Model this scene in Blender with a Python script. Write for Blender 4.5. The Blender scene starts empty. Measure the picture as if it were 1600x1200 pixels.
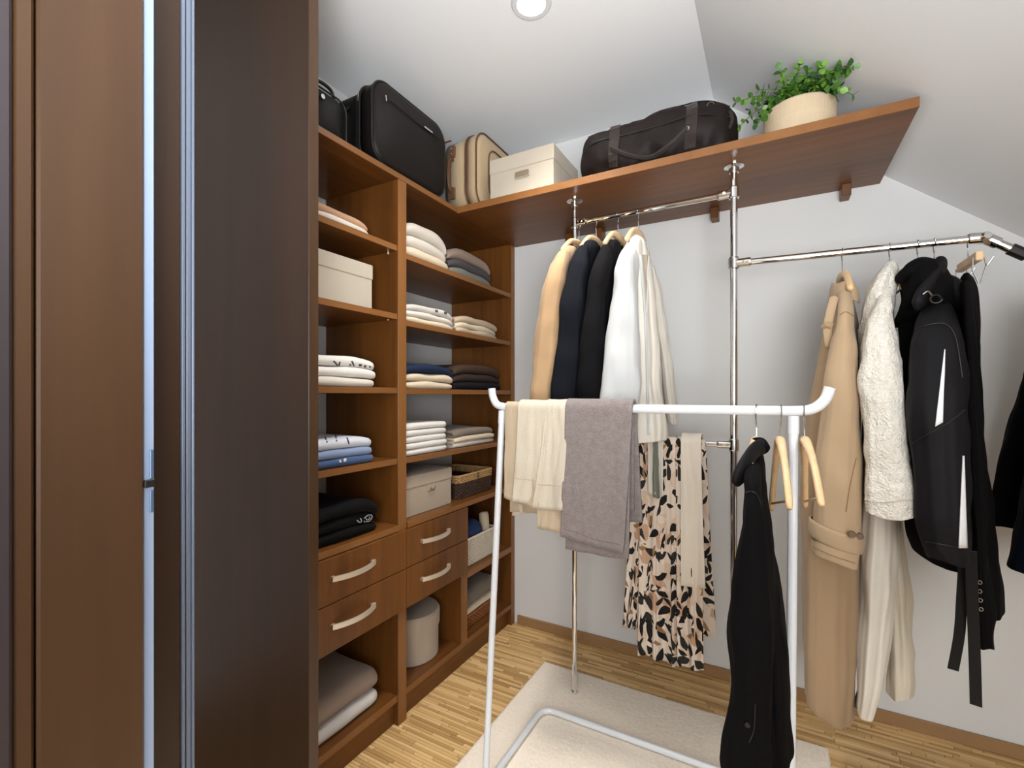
import bpy, bmesh, math, random
from mathutils import Vector, noise
from mathutils.bvhtree import BVHTree
random.seed(7)
PI = math.pi
D = bpy.data
COL = bpy.context.scene.collection
SC = bpy.context.scene

# ------------------------------------------------------------------ camera, world, lights, exposure
F, HZ, CZ = 729.0, 617.0, 1.3
TH = math.atan(405/729)
sT, cT = math.sin(TH), math.cos(TH)
cam = D.cameras.new('camera'); cam_o = D.objects.new('camera', cam); COL.objects.link(cam_o)
cam_o.location = (0, 0, CZ); cam_o.rotation_euler = (PI/2, 0, TH)
cam.sensor_fit = 'HORIZONTAL'; cam.sensor_width = 36; cam.lens = 36*F/1600
cam.shift_y = (HZ-600)/1600; cam.clip_start = .02; cam.clip_end = 60
SC.camera = cam_o

W = D.worlds.new('world'); SC.world = W; W.use_nodes = True
W.node_tree.nodes['Background'].inputs[0].default_value = (.9, .95, 1, 1)
W.node_tree.nodes['Background'].inputs[1].default_value = .6

def area(name, loc, target, sx, sy, power, color):
    l = D.lights.new(name, 'AREA'); l.shape = 'RECTANGLE'; l.size = sx; l.size_y = sy; l.energy = power; l.color = color
    o = D.objects.new(name, l); COL.objects.link(o); o.location = loc
    o.rotation_euler = (Vector(target)-Vector(loc)).to_track_quat('-Z', 'Y').to_euler()
    return o
area('rear_daylight_fill', (.55, -1.62, 1.55), (.0, 1.9, 1.5), 1.7, 1.5, 38, (.97, .985, 1))  # unseen soft area light acting as daylight from behind; no window is built
area('ceiling_bounce_fill', (.35, -.45, 1.3), (-.25, .65, 2.67), .7, .7, 13, (.96, .98, 1)).data.spread = 2.0  # added unseen light aimed up to brighten the ceiling and bounce down
for i, (x, y) in enumerate([(-.732, 1.456), (-.732, .3), (-.3, -.8)]):
    l = D.lights.new('downlight_beam', 'SPOT'); l.energy = 38; l.spot_size = 1.75; l.spot_blend = .7; l.shadow_soft_size = .12; l.color = (1, .96, .91)
    o = D.objects.new('downlight_beam', l); COL.objects.link(o); o.location = (x, y, 2.64)
SC.view_settings.view_transform = 'Standard'; SC.view_settings.look = 'None'
SC.view_settings.gamma = 1; SC.view_settings.use_curve_mapping = False
SC.view_settings.exposure = 1.16

# ------------------------------------------------------------------ photo pixel -> point in the room
def ray(u, v):
    a = (u-800)/F; b = (HZ-v)/F
    return (-sT+cT*a, cT+sT*a, b)
def onX(u, v, X): r = ray(u, v); t = X/r[0]; return Vector((X, r[1]*t, CZ+r[2]*t))
def onY(u, v, Y): r = ray(u, v); t = Y/r[1]; return Vector((r[0]*t, Y, CZ+r[2]*t))
def onZ(u, v, Z): r = ray(u, v); t = (Z-CZ)/r[2]; return Vector((r[0]*t, r[1]*t, Z))
def at(u, v, d): r = ray(u, v); return Vector((r[0]*d, r[1]*d, CZ+r[2]*d))

# ------------------------------------------------------------------ materials
def srgb(r, g, b):
    f = lambda c: ((c/255+.055)/1.055)**2.4 if c/255 > .04045 else c/255/12.92
    return (f(r), f(g), f(b), 1)
def newmat(name):
    m = D.materials.new(name); m.use_nodes = True
    n = m.node_tree.nodes; return m, n, m.node_tree.links, n['Principled BSDF']
def cloth(name, c, c2=None, rough=.9, scale=300, bump=.25, sheen=.12, spec=.2, nscale=6, var=.5, dist=.002):
    m, n, l, p = newmat(name)
    tc = n.new('ShaderNodeTexCoord'); no = n.new('ShaderNodeTexNoise'); no.inputs['Scale'].default_value = scale; no.inputs['Detail'].default_value = 2
    n2 = n.new('ShaderNodeTexNoise'); n2.inputs['Scale'].default_value = nscale
    l.new(tc.outputs['Object'], no.inputs['Vector']); l.new(tc.outputs['Object'], n2.inputs['Vector'])
    ad = n.new('ShaderNodeMath'); ad.operation = 'MULTIPLY_ADD'; ad.inputs[1].default_value = var; l.new(no.outputs[0], ad.inputs[0]); l.new(n2.outputs[0], ad.inputs[2])
    sb = n.new('ShaderNodeMath'); sb.operation = 'SUBTRACT'; sb.inputs[1].default_value = var*.5; sb.use_clamp = True; l.new(ad.outputs[0], sb.inputs[0])
    mx = n.new('ShaderNodeMix'); mx.data_type = 'RGBA'
    c = srgb(*c); c2 = srgb(*c2) if c2 else (c[0]*.86, c[1]*.86, c[2]*.86, 1)
    mx.inputs[6].default_value = c; mx.inputs[7].default_value = c2
    l.new(sb.outputs[0], mx.inputs[0]); l.new(mx.outputs[2], p.inputs['Base Color'])
    p.inputs['Roughness'].default_value = rough; p.inputs['Sheen Weight'].default_value = sheen
    p.inputs['Specular IOR Level'].default_value = spec
    b = n.new('ShaderNodeBump'); b.inputs['Strength'].default_value = bump; b.inputs['Distance'].default_value = dist
    l.new(no.outputs[0], b.inputs['Height']); l.new(b.outputs[0], p.inputs['Normal'])
    return m
def wood(name, axis, dark, light, rough=.38, sc=1.0):
    m, n, l, p = newmat(name)
    tc = n.new('ShaderNodeTexCoord'); mp = n.new('ShaderNodeMapping')
    s = [26*sc, 26*sc, 26*sc]; s['XYZ'.index(axis)] = 1.3*sc; mp.inputs['Scale'].default_value = s
    l.new(tc.outputs['Object'], mp.inputs['Vector'])
    no = n.new('ShaderNodeTexNoise'); no.inputs['Scale'].default_value = 1; no.inputs['Detail'].default_value = 6; no.inputs['Roughness'].default_value = .6; no.inputs['Distortion'].default_value = .4
    l.new(mp.outputs[0], no.inputs['Vector'])
    mp2 = n.new('ShaderNodeMapping'); s2 = [3*sc]*3; s2['XYZ'.index(axis)] = .5*sc; mp2.inputs['Scale'].default_value = s2
    l.new(tc.outputs['Object'], mp2.inputs['Vector'])
    n2 = n.new('ShaderNodeTexNoise'); n2.inputs['Scale'].default_value = 1; n2.inputs['Detail'].default_value = 2; l.new(mp2.outputs[0], n2.inputs['Vector'])
    ad = n.new('ShaderNodeMath'); ad.operation = 'ADD'; l.new(no.outputs[0], ad.inputs[0]); l.new(n2.outputs[0], ad.inputs[1])
    r = n.new('ShaderNodeValToRGB'); l.new(ad.outputs[0], r.inputs[0])
    hv = n.new('ShaderNodeMath'); hv.operation = 'MULTIPLY'; hv.inputs[1].default_value = .5
    l.new(ad.outputs[0], hv.inputs[0]); l.new(hv.outputs[0], r.inputs[0])
    r.color_ramp.elements[0].position = .33; r.color_ramp.elements[0].color = srgb(*dark)
    r.color_ramp.elements[1].position = .68; r.color_ramp.elements[1].color = srgb(*light)
    l.new(r.outputs[0], p.inputs['Base Color']); p.inputs['Roughness'].default_value = rough
    p.inputs['Specular IOR Level'].default_value = .4
    b = n.new('ShaderNodeBump'); b.inputs['Strength'].default_value = .06; b.inputs['Distance'].default_value = .001
    l.new(no.outputs[0], b.inputs['Height']); l.new(b.outputs[0], p.inputs['Normal'])
    return m
def plain(name, c, rough=.5, metal=0, spec=.5, noise_amt=.0, scale=40, bump=0):
    m, n, l, p = newmat(name)
    tc = n.new('ShaderNodeTexCoord'); no = n.new('ShaderNodeTexNoise'); no.inputs['Scale'].default_value = scale; no.inputs['Detail'].default_value = 3
    l.new(tc.outputs['Object'], no.inputs['Vector'])
    mx = n.new('ShaderNodeMix'); mx.data_type = 'RGBA'; c = srgb(*c); k = 1-noise_amt
    mx.inputs[6].default_value = c; mx.inputs[7].default_value = (c[0]*k, c[1]*k, c[2]*k, 1)
    l.new(no.outputs[0], mx.inputs[0]); l.new(mx.outputs[2], p.inputs['Base Color'])
    p.inputs['Roughness'].default_value = rough; p.inputs['Metallic'].default_value = metal; p.inputs['Specular IOR Level'].default_value = spec
    if bump:
        b = n.new('ShaderNodeBump'); b.inputs['Strength'].default_value = bump; b.inputs['Distance'].default_value = .002
        l.new(no.outputs[0], b.inputs['Height']); l.new(b.outputs[0], p.inputs['Normal'])
    return m
WD, WL = (79, 46, 17), (122, 75, 30)
M = dict(
    wz=wood('cherry_brown_wood', 'Z', WD, WL), wy=wood('cherry_brown_wood_length', 'Y', WD, WL), wx=wood('cherry_brown_wood_cross', 'X', WD, WL),
    edge=wood('wood_edge_band', 'Y', (116, 76, 40), (138, 92, 50)),
    edgez=wood('wood_edge_band_upright', 'Z', (116, 76, 40), (138, 92, 50)),
    panel=wood('shaded_walnut_panel', 'Z', (44, 27, 15), (60, 38, 22), .42, .6),  # same wood as the shelves, its dim lighting put into a darker colour
    jamb=wood('walnut_door_frame', 'Z', (58, 38, 21), (80, 55, 33), .4, .6),
    charcoal=plain('charcoal_lacquer', (52, 45, 48), .35), gap=plain('shadow_gap', (18, 12, 9), .7),
    wall=plain('white_painted_wall', (216, 217, 216), .85, noise_amt=.03, scale=5), ceil=plain('ceiling_paint', (236, 238, 240), .9, noise_amt=.02, scale=4),
    chrome=plain('chrome', (225, 225, 225), .08, 1), nickel=plain('brushed_nickel', (226, 214, 194), .38, .65), steel=plain('aluminium_profile', (118, 128, 145), .4, .35),
    pale=plain('pale_blue_metal', (150, 168, 196), .4, .1), hinge=plain('hinge_metal', (100, 125, 155), .35, .6), black=plain('black_plastic', (14, 13, 13), .45),
    white=plain('white_enamel', (216, 219, 222), .28), hw=wood('beech_hanger_wood', 'Z', (206, 170, 124), (232, 200, 158), .4, 2),
    wire=plain('steel_wire', (190, 190, 190), .2, 1), seam=plain('dark_seam', (60, 48, 36), .8), tape=plain('black_tape', (20, 20, 20), .4),
    base=plain('skirting_oak', (160, 124, 84), .5, noise_amt=.25, scale=14),
    cream=cloth('cream_box_linen', (180, 170, 154), scale=500, bump=.12, var=.2), beigebox=cloth('beige_box_linen', (176, 160, 142), scale=500, bump=.12, var=.2),
    slot=plain('taupe_label_slot', (120, 104, 84), .7), gm=plain('gunmetal_ring', (120, 110, 100), .35, .8),
    bcase=cloth('black_suitcase_nylon', (22, 17, 15), scale=700, bump=.12, rough=.5, sheen=0, spec=.22), bcase2=cloth('black_side_nylon', (13, 12, 12), scale=700, bump=.12, rough=.5, sheen=0, spec=.2),
    tan=cloth('tan_suitcase_canvas', (176, 154, 122), scale=600, bump=.2), leather=plain('brown_leather', (96, 62, 36), .5, noise_amt=.3), duff=cloth('brown_black_duffel_canvas', (34, 25, 22), (20, 15, 14), scale=260, bump=.3, rough=.6, nscale=14, sheen=0),
    duff2=cloth('duffel_strap_webbing', (48, 40, 36), scale=500, rough=.6),
    towel_cream=cloth('cream_towel', (208, 197, 178), scale=420, bump=.6, dist=.003), towel_grey=cloth('grey_terry', (146, 136, 132), (120, 110, 108), scale=260, bump=1, dist=.004, nscale=60, var=.9),
    towel_tan=cloth('tan_towel', (188, 170, 144), scale=420, bump=.5),
    camel=cloth('camel_wool', (176, 144, 108), scale=260), trench=cloth('trench_gabardine', (180, 156, 126), (164, 139, 109), scale=700, bump=.1), trench_shaded=cloth('trench_gabardine_shaded', (164, 138, 108), scale=700, bump=.1),  # trench body is the same cloth, shade put into a darker tone
    navyblk=cloth('charcoal_wool', (21, 23, 29), scale=300, sheen=0, spec=.1), blackw=cloth('black_wool', (17, 16, 18), scale=300, sheen=0, spec=.1), blk=cloth('black_cotton', (9, 8, 9), scale=400, sheen=0, spec=.1), blk2=cloth('black_jacket_shell', (19, 18, 21), scale=700, bump=.08, rough=.65, sheen=0, spec=.15),
    wshirt=cloth('white_shirt', (196, 197, 196), scale=400, bump=.12), wlinen=cloth('ivory_knit', (222, 216, 204), scale=300, bump=.2),
    fluff=cloth('white_teddy_fleece', (232, 228, 218), (206, 200, 188), scale=170, bump=1, dist=.006, nscale=80, var=.9), fleece_in=cloth('ivory_robe_lining', (226, 218, 200), scale=200, bump=.3),
    navy=cloth('navy_wool', (9, 20, 32), scale=300, sheen=0, spec=.1), strap=cloth('black_webbing', (24, 22, 20), scale=500), trim=plain('white_piping_patch', (222, 224, 226), .6),
    brown_btn=plain('brown_button', (104, 78, 50), .4, noise_amt=.4, scale=200),
    soil=plain('dark_soil', (38, 28, 20), .95, noise_amt=.5, scale=80, bump=1), pot=plain('sand_stoneware', (202, 182, 152), .85, noise_amt=.18, scale=30, bump=.2),
    stem=plain('green_stem', (84, 110, 52), .6), leaf=plain('green_leaf', (74, 122, 40), .45, noise_amt=.35, scale=25), leaf2=plain('bright_leaf', (112, 160, 56), .45, noise_amt=.3, scale=25), leaf3=plain('deep_leaf', (44, 84, 32), .45, noise_amt=.3, scale=25),
    wicker=plain('white_wicker', (214, 202, 184), .7, noise_amt=.25, scale=60), wickerb=plain('dark_brown_wicker', (70, 48, 34), .7, noise_amt=.4, scale=60), wickert=plain('straw_wicker', (184, 146, 96), .7, noise_amt=.25, scale=60), wickero=plain('orange_brown_wicker', (140, 84, 40), .6, noise_amt=.35, scale=60),
    rug=cloth('beige_pile', (252, 242, 226), (234, 220, 202), scale=260, bump=.3, dist=.008, nscale=90, var=.8),
    liner=cloth('grey_beige_liner', (160, 146, 124)))
e, n_, l_, p_ = newmat('lamp_glow'); p_.inputs['Emission Color'].default_value = (1, .97, .92, 1); p_.inputs['Emission Strength'].default_value = 12; M['glow'] = e
FC = {}
def fcl(name, c, **k):
    if name not in FC: FC[name] = cloth('folded_'+name, c, scale=350, bump=.2, nscale=9, sheen=.12 if sum(c) > 250 else 0, **k)
    return FC[name]

# parquet: colour differs per strip
m, n, l, p = newmat('oak_parquet_strip')
g = n.new('ShaderNodeNewGeometry'); r = n.new('ShaderNodeValToRGB'); l.new(g.outputs['Random Per Island'], r.inputs[0])
r.color_ramp.elements[0].color = srgb(178, 140, 88); r.color_ramp.elements[1].color = srgb(240, 206, 150)
e2 = r.color_ramp.elements.new(.5); e2.color = srgb(216, 176, 118)
tc = n.new('ShaderNodeTexCoord'); mp = n.new('ShaderNodeMapping'); mp.inputs['Scale'].default_value = (5, 160, 1); l.new(tc.outputs['Object'], mp.inputs[0])
no = n.new('ShaderNodeTexNoise'); no.inputs['Scale'].default_value = 1; no.inputs['Detail'].default_value = 4; l.new(mp.outputs[0], no.inputs[0])
mx = n.new('ShaderNodeMix'); mx.data_type = 'RGBA'; mx.blend_type = 'MULTIPLY'; mx.inputs[0].default_value = .4
r2 = n.new('ShaderNodeValToRGB'); r2.color_ramp.elements[0].color = (.6, .55, .48, 1); r2.color_ramp.elements[1].color = (1.1, 1.1, 1.1, 1); l.new(no.outputs[0], r2.inputs[0])
l.new(r.outputs[0], mx.inputs[6]); l.new(r2.outputs[0], mx.inputs[7]); l.new(mx.outputs[2], p.inputs['Base Color'])
p.inputs['Roughness'].default_value = .42
M['parquet'] = m

# leaf print: every voronoi cell carries one turned leaf
def leafprint(name):
    m, n, l, p = newmat(name)
    uv = n.new('ShaderNodeUVMap'); uv.uv_map = 'UVMap'
    col = None
    base = n.new('ShaderNodeRGB'); base.outputs[0].default_value = srgb(222, 206, 190); cur = base.outputs[0]
    def M2(op, a, b=None):
        x = n.new('ShaderNodeMath'); x.operation = op
        for i, q in enumerate((a, b)):
            if q is None: continue
            if isinstance(q, (int, float)): x.inputs[i].default_value = q
            else: l.new(q, x.inputs[i])
        return x.outputs[0]
    for (sc, la, lb, cols, off) in ((11, .56, .36, [(214, 190, 168), (222, 208, 192), (222, 208, 192), (196, 160, 132)], 3.3), (15.5, .62, .24, [(34, 32, 30), (50, 48, 44), (222, 206, 190), (30, 29, 28)], 0), (17, .5, .15, [(222, 206, 190), (40, 38, 36), (150, 116, 84), (34, 32, 31)], 7.7)):
        ma = n.new('ShaderNodeMapping'); ma.inputs['Location'].default_value = (off, off*.7, 0); ma.inputs['Scale'].default_value = (sc, sc, sc); l.new(uv.outputs[0], ma.inputs[0])
        vo = n.new('ShaderNodeTexVoronoi'); vo.voronoi_dimensions = '2D'; vo.inputs['Scale'].default_value = 1; vo.inputs['Randomness'].default_value = .75; l.new(ma.outputs[0], vo.inputs['Vector'])
        su = n.new('ShaderNodeVectorMath'); su.operation = 'SUBTRACT'; l.new(ma.outputs[0], su.inputs[0]); l.new(vo.outputs['Position'], su.inputs[1])
        sp = n.new('ShaderNodeSeparateColor'); l.new(vo.outputs['Color'], sp.inputs[0])
        ro = n.new('ShaderNodeVectorRotate'); ro.rotation_type = 'Z_AXIS'; l.new(su.outputs[0], ro.inputs['Vector']); l.new(M2('MULTIPLY', sp.outputs[0], 6.283), ro.inputs['Angle'])
        xy = n.new('ShaderNodeSeparateXYZ'); l.new(ro.outputs[0], xy.inputs[0])
        xs = M2('MULTIPLY', xy.outputs[0], 1/la); x2 = M2('MULTIPLY', xs, xs)
        yb = M2('ADD', xy.outputs[1], M2('MULTIPLY', M2('SUBTRACT', x2, .3), .12))
        w = M2('MULTIPLY', M2('SUBTRACT', 1, x2), lb)
        msk = M2('LESS_THAN', M2('ABSOLUTE', yb), w)
        rp = n.new('ShaderNodeValToRGB'); rp.color_ramp.interpolation = 'CONSTANT'; l.new(sp.outputs[1], rp.inputs[0])
        rp.color_ramp.elements[0].color = srgb(*cols[0]); rp.color_ramp.elements[1].position = .3; rp.color_ramp.elements[1].color = srgb(*cols[1])
        for q, c in ((.6, cols[2]), (.72, cols[3])): ee = rp.color_ramp.elements.new(q); ee.color = srgb(*c)
        mx = n.new('ShaderNodeMix'); mx.data_type = 'RGBA'; l.new(msk, mx.inputs[0]); l.new(cur, mx.inputs[6]); l.new(rp.outputs[0], mx.inputs[7]); cur = mx.outputs[2]
    l.new(cur, p.inputs['Base Color']); p.inputs['Roughness'].default_value = .85; p.inputs['Specular IOR Level'].default_value = .2
    return m
M['leafprint'] = leafprint('leaf_print_cotton')

# ------------------------------------------------------------------ builders
ORG = {}
def mesh(name, verts, faces, mat, parent=None, smooth=False, uvs=None, sub=0, solid=0, loc=None):
    verts = [Vector(v) for v in verts]
    if parent is None:
        if loc is None:
            loc = Vector((sum(v.x for v in verts)/len(verts), sum(v.y for v in verts)/len(verts), min(v.z for v in verts)))
        o0 = Vector(loc)
    else: o0 = ORG[parent]
    me = D.meshes.new(name); me.from_pydata([v-o0 for v in verts], [], faces)
    bm = bmesh.new(); bm.from_mesh(me); bmesh.ops.recalc_face_normals(bm, faces=bm.faces); bm.to_mesh(me); bm.free()
    if uvs:
        ul = me.uv_layers.new(name='UVMap')
        for lp in me.loops: ul.data[lp.index].uv = uvs[lp.vertex_index]
    mats = mat if isinstance(mat, (list, tuple)) else [mat]
    for q in mats: me.materials.append(M[q] if isinstance(q, str) else q)
    if smooth: me.polygons.foreach_set('use_smooth', [True]*len(me.polygons))
    o = D.objects.new(name, me); COL.objects.link(o)
    if parent is not None: o.parent = parent
    else: o.location = o0
    ORG[o] = o0
    if solid: s = o.modifiers.new('thickness', 'SOLIDIFY'); s.thickness = solid; s.offset = 0
    if sub: s = o.modifiers.new('smooth', 'SUBSURF'); s.levels = s.render_levels = sub
    return o
def tag(o, label, cat=None, group=None, kind=None):
    if label: o['label'] = label
    if cat: o['category'] = cat
    if group: o['group'] = group
    if kind: o['kind'] = kind
    return o
def thing(name, loc, label, cat, group=None):
    o = D.objects.new(name, None); COL.objects.link(o); o.location = loc; o.empty_display_size = .05; ORG[o] = Vector(loc)
    return tag(o, label, cat, group)
class MB:
    def __init__(s): s.v = []; s.f = []
    def add(s, vs, fs):
        b = len(s.v); s.v += [Vector(v) for v in vs]; s.f += [tuple(b+i for i in f) for f in fs]; return s
    def box(s, x0, x1, y0, y1, z0, z1, bev=0.0015, seg=1):
        bm = bmesh.new(); bmesh.ops.create_cube(bm, size=1)
        for v in bm.verts: v.co = Vector(((x0+x1)/2+v.co.x*(x1-x0), (y0+y1)/2+v.co.y*(y1-y0), (z0+z1)/2+v.co.z*(z1-z0)))
        if bev: bmesh.ops.bevel(bm, geom=bm.edges[:], offset=bev, segments=seg, affect='EDGES', profile=.5)
        bm.verts.index_update(); s.add([v.co.copy() for v in bm.verts], [[v.index for v in f.verts] for f in bm.faces]); bm.free(); return s
    def tube(s, pts, r, seg=10, closed=False, flat=1.0, up=None, cap=True):
        pts = [Vector(p) for p in pts]; n = len(pts); rings = []; rr = r if isinstance(r, (list, tuple)) else [r]*n
        prev = None
        for i, p in enumerate(pts):
            if closed: t = pts[(i+1) % n]-pts[i-1]
            else: t = pts[min(i+1, n-1)]-pts[max(i-1, 0)]
            t.normalize()
            if up is not None: a = Vector(up)
            else: a = prev if prev is not None else (Vector((0, 0, 1)) if abs(t.z) < .9 else Vector((1, 0, 0)))
            a = a-t*a.dot(t); a.normalize(); prev = a; b = t.cross(a)
            rings.append([p+a*math.cos(2*PI*k/seg)*rr[i]+b*math.sin(2*PI*k/seg)*rr[i]*flat for k in range(seg)])
        vs = [v for q in rings for v in q]; fs = []
        for i in range(n if closed else n-1):
            j = (i+1) % n
            for k in range(seg): fs.append((i*seg+k, i*seg+(k+1) % seg, j*seg+(k+1) % seg, j*seg+k))
        if not closed and cap: fs += [tuple(range(seg))[::-1], tuple((n-1)*seg+k for k in range(seg))]
        return s.add(vs, fs)
    def lathe(s, c, prof, seg=32, ax='Z'):
        c = Vector(c); vs = []; fs = []
        for (r, h) in prof:
            for k in range(seg):
                a = 2*PI*k/seg; x, y = r*math.cos(a), r*math.sin(a)
                vs.append(c+Vector({'Z': (x, y, h), 'X': (h, x, y), 'Y': (x, h, y)}[ax]))
        for i in range(len(prof)-1):
            for k in range(seg): fs.append((i*seg+k, i*seg+(k+1) % seg, (i+1)*seg+(k+1) % seg, (i+1)*seg+k))
        if prof[0][0] > 1e-5: fs.append(tuple(range(seg)))
        if prof[-1][0] > 1e-5: fs.append(tuple((len(prof)-1)*seg+k for k in range(seg)))
        return s.add(vs, fs)
    def go(s, name, mat, parent=None, **k): return mesh(name, s.v, s.f, mat, parent, **k)
def bez(pts, n=8):
    """catmull-rom through the points"""
    pts = [Vector(p) for p in pts]; out = []
    for i in range(len(pts)-1):
        a = pts[max(i-1, 0)]; b = pts[i]; c = pts[i+1]; d = pts[min(i+2, len(pts)-1)]
        for k in range(n):
            t = k/n; out.append(.5*((2*b)+(c-a)*t+(2*a-5*b+4*c-d)*t*t+(3*b-a-3*c+d)*t**3))
    return out+[pts[-1]]
def interp(rows, n):
    """resample rows (tuples of numbers) smoothly"""
    m = len(rows); out = []
    for k in range(n):
        s = k/(n-1)*(m-1); i = min(int(s), m-2); t = s-i
        a = rows[max(i-1, 0)]; b = rows[i]; c = rows[i+1]; d = rows[min(i+2, m-1)]
        out.append(tuple(.5*((2*y)+(z-x)*t+(2*x-5*y+4*z-w)*t*t+(3*y-x-3*z+w)*t**3) for x, y, z, w in zip(a, b, c, d)))
    return out
def loft(name, rows, mat, parent=None, n=44, seg=64, amp=.06, freq=(3, 7), ph=0., grow=1.0, tilt=0., sub=1, fluff=0., wr=None, uv=False):
    """hanging cloth body. row: (v, uL, uR, d, b): cross-section spanning uL..uR at depth d with half depth b"""
    R = interp(rows, n); vs = []; fs = []; uvs = []
    for i, (v, uL, uR, d, b) in enumerate(R):
        u = (uL+uR)/2; c = at(u, v, d); phi = math.atan((u-800)/F)
        fw = Vector((ray(u, HZ)[0], ray(u, HZ)[1], 0)).normalized(); rt = Vector((fw.y, -fw.x, 0))
        a = max((uR-uL)/2*d*math.cos(phi)/F, .002); t = i/(n-1)
        for k in range(seg):
            q = 2*PI*k/seg; cq, sq = math.cos(q), math.sin(q)
            A = amp*min(1, .25+t*1.1*grow)
            w = 1+A*(.6*math.sin(freq[0]*q+ph+t*1.3)+.45*math.sin(freq[1]*q+ph*2.1-t*1.7)+.2*math.sin((freq[1]*2+1)*q+ph*3+t*2))
            ex = .85
            X = math.copysign(abs(cq)**ex, cq)*a*(1+(w-1)*.6); Y = math.copysign(abs(sq)**ex, sq)*b*w
            pt = c+rt*X+fw*Y; pt.z += tilt*t*X + .004*math.sin(3*q+ph)*t
            qv = Vector((pt.x*16+ph, pt.y*16, pt.z*5)); qd = Vector((pt.x*9+pt.z*5+ph, pt.y*9, pt.z*9))
            nz = (noise.noise(pt*7+Vector((ph, 0, 0)))*.010+(abs(noise.noise(qv))-.2)*-.011+(abs(noise.noise(qd))-.2)*-.009)*min(1, .35+t*2)*(wr if wr is not None else 1)
            pt += (rt*cq+fw*sq)*nz
            if fluff: pt += (rt*cq+fw*sq)*fluff*noise.noise(pt*70)
            vs.append(pt); uvs.append((k/seg*2*(a+b)*1.3, t*(at(800, R[0][0], d).z-at(800, R[-1][0], d).z)))
    for i in range(n-1):
        for k in range(seg): fs.append((i*seg+k, i*seg+(k+1) % seg, (i+1)*seg+(k+1) % seg, (i+1)*seg+k))
    fs.append(tuple(range(seg)))
    last = [vs[(n-1)*seg+k] for k in range(seg)]; cc = sum(last, Vector())/seg
    for j, (s_, dz) in enumerate(((.9, .0), (.82, .03))):
        for k in range(seg): vs.append(cc+(last[k]-cc)*s_+Vector((0, 0, dz))); uvs.append((0, 0))
        b0 = (n-1+j)*seg
        for k in range(seg): fs.append((b0+k, b0+(k+1) % seg, b0+seg+(k+1) % seg, b0+seg+k))
    fs.append(tuple((n+1)*seg+k for k in range(seg)))
    return mesh(name, vs, fs, mat, parent, smooth=True, sub=sub, uvs=uvs if uv else None)
def ring_band(name, c, a, b, yaw, prof, mat, parent, tilt=(0, 0), gap=0., seg=40, wob=0., solid=.004):
    """turned collar / hood rim: profile [(outward, z)] swept round an ellipse with an opening"""
    vs = []; fs = []; c = Vector(c); m = len(prof)
    for k in range(seg+1):
        q = gap/2+(2*PI-gap)*k/seg; cy, sy = math.cos(yaw), math.sin(yaw)
        for (o, z) in prof:
            x = math.cos(q)*(a+o); y = math.sin(q)*(b+o)
            zz = z+tilt[0]*x+tilt[1]*y+wob*math.sin(3*q+o*40)
            vs.append(c+Vector((x*cy-y*sy, x*sy+y*cy, zz)))
    for k in range(seg):
        for j in range(m-1): fs.append((k*m+j, (k+1)*m+j, (k+1)*m+j+1, k*m+j+1))
    return mesh(name, vs, fs, mat, parent, smooth=True, sub=1, solid=solid)
def patch_on(name, target, pix, mat, parent, off=.004, nu=4, nv=10):
    """thin appliqué lying on a finished cloth surface; pix = quad corner pixels TL,TR,BR,BL of where it lies"""
    bm = bmesh.new(); bm.from_mesh(target.data); bm.transform(__import__('mathutils').Matrix.Translation(ORG[target]))
    tree = BVHTree.FromBMesh(bm); bm.free(); vs = []; fs = []; o = Vector((0, 0, CZ)); last = None
    for j in range(nv+1):
        for i in range(nu+1):
            s, t = i/nu, j/nv
            L = Vector(pix[0]).lerp(Vector(pix[3]), t); Rr = Vector(pix[1]).lerp(Vector(pix[2]), t); q = L.lerp(Rr, s)
            dr = Vector(ray(q.x, q.y)).normalized(); hit = tree.ray_cast(o, dr)
            p = hit[0] if hit[0] else (last if last else at(q.x, q.y, 1.3)); last = p
            vs.append(p-dr*off)
    for j in range(nv):
        for i in range(nu): a = j*(nu+1)+i; fs.append((a, a+1, a+nu+2, a+nu+1))
    return mesh(name, vs, fs, mat, parent, smooth=True, solid=.003)

# ------------------------------------------------------------------ the room
YB, XL, ZC = 2.34, -1.70, 2.667
XR0 = -.233; SL = .792      # where the roof slope begins, its fall
def struct(o): o['kind'] = 'structure'; return o
XRW = XR0+(ZC-.95)/SL
struct(MB().box(-2.2, 2.2, -1.7, YB+.1, -.06, -.006, 0).go('floor', 'base'))
fl = D.objects['floor']
mb = MB(); y = .1; wd = .0135
while y < YB-.004:
    x = -1.36-random.random()*.25
    while x < XRW:
        L = .17+random.random()*.12; e_ = .0006; z = -random.random()*.0005
        x0, x1, y0, y1 = max(x, -1.36)+e_, min(x+L, XRW)-e_, y+.0004, min(y+wd, YB-.002)-.0004
        if x1 > x0+.005:
            b = .0008
            mb.add([(x0, y0, -.006), (x1, y0, -.006), (x1, y1, -.006), (x0, y1, -.006), (x0+b, y0+b, z), (x1-b, y0+b, z), (x1-b, y1-b, z), (x0+b, y1-b, z)],
                   [(4, 5, 6, 7), (0, 1, 5, 4), (1, 2, 6, 5), (2, 3, 7, 6), (3, 0, 4, 7)])
        x += L
    y += wd
tag(mb.go('parquet_strip', 'parquet', fl), None, kind='stuff')
struct(MB().box(XL-.1, XRW+.1, YB, YB+.1, 0, ZC+.1, 0).go('wall_back', 'wall'))
struct(MB().box(XL-.1, XL, .831, YB, 0, ZC, 0).go('wall_left', 'wall'))
struct(MB().box(XL-.5, XR0+.01, -1.8, YB, ZC, ZC+.1, 0).go('ceiling', 'ceil'))
zr = ZC-SL*(XRW-XR0)
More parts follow.
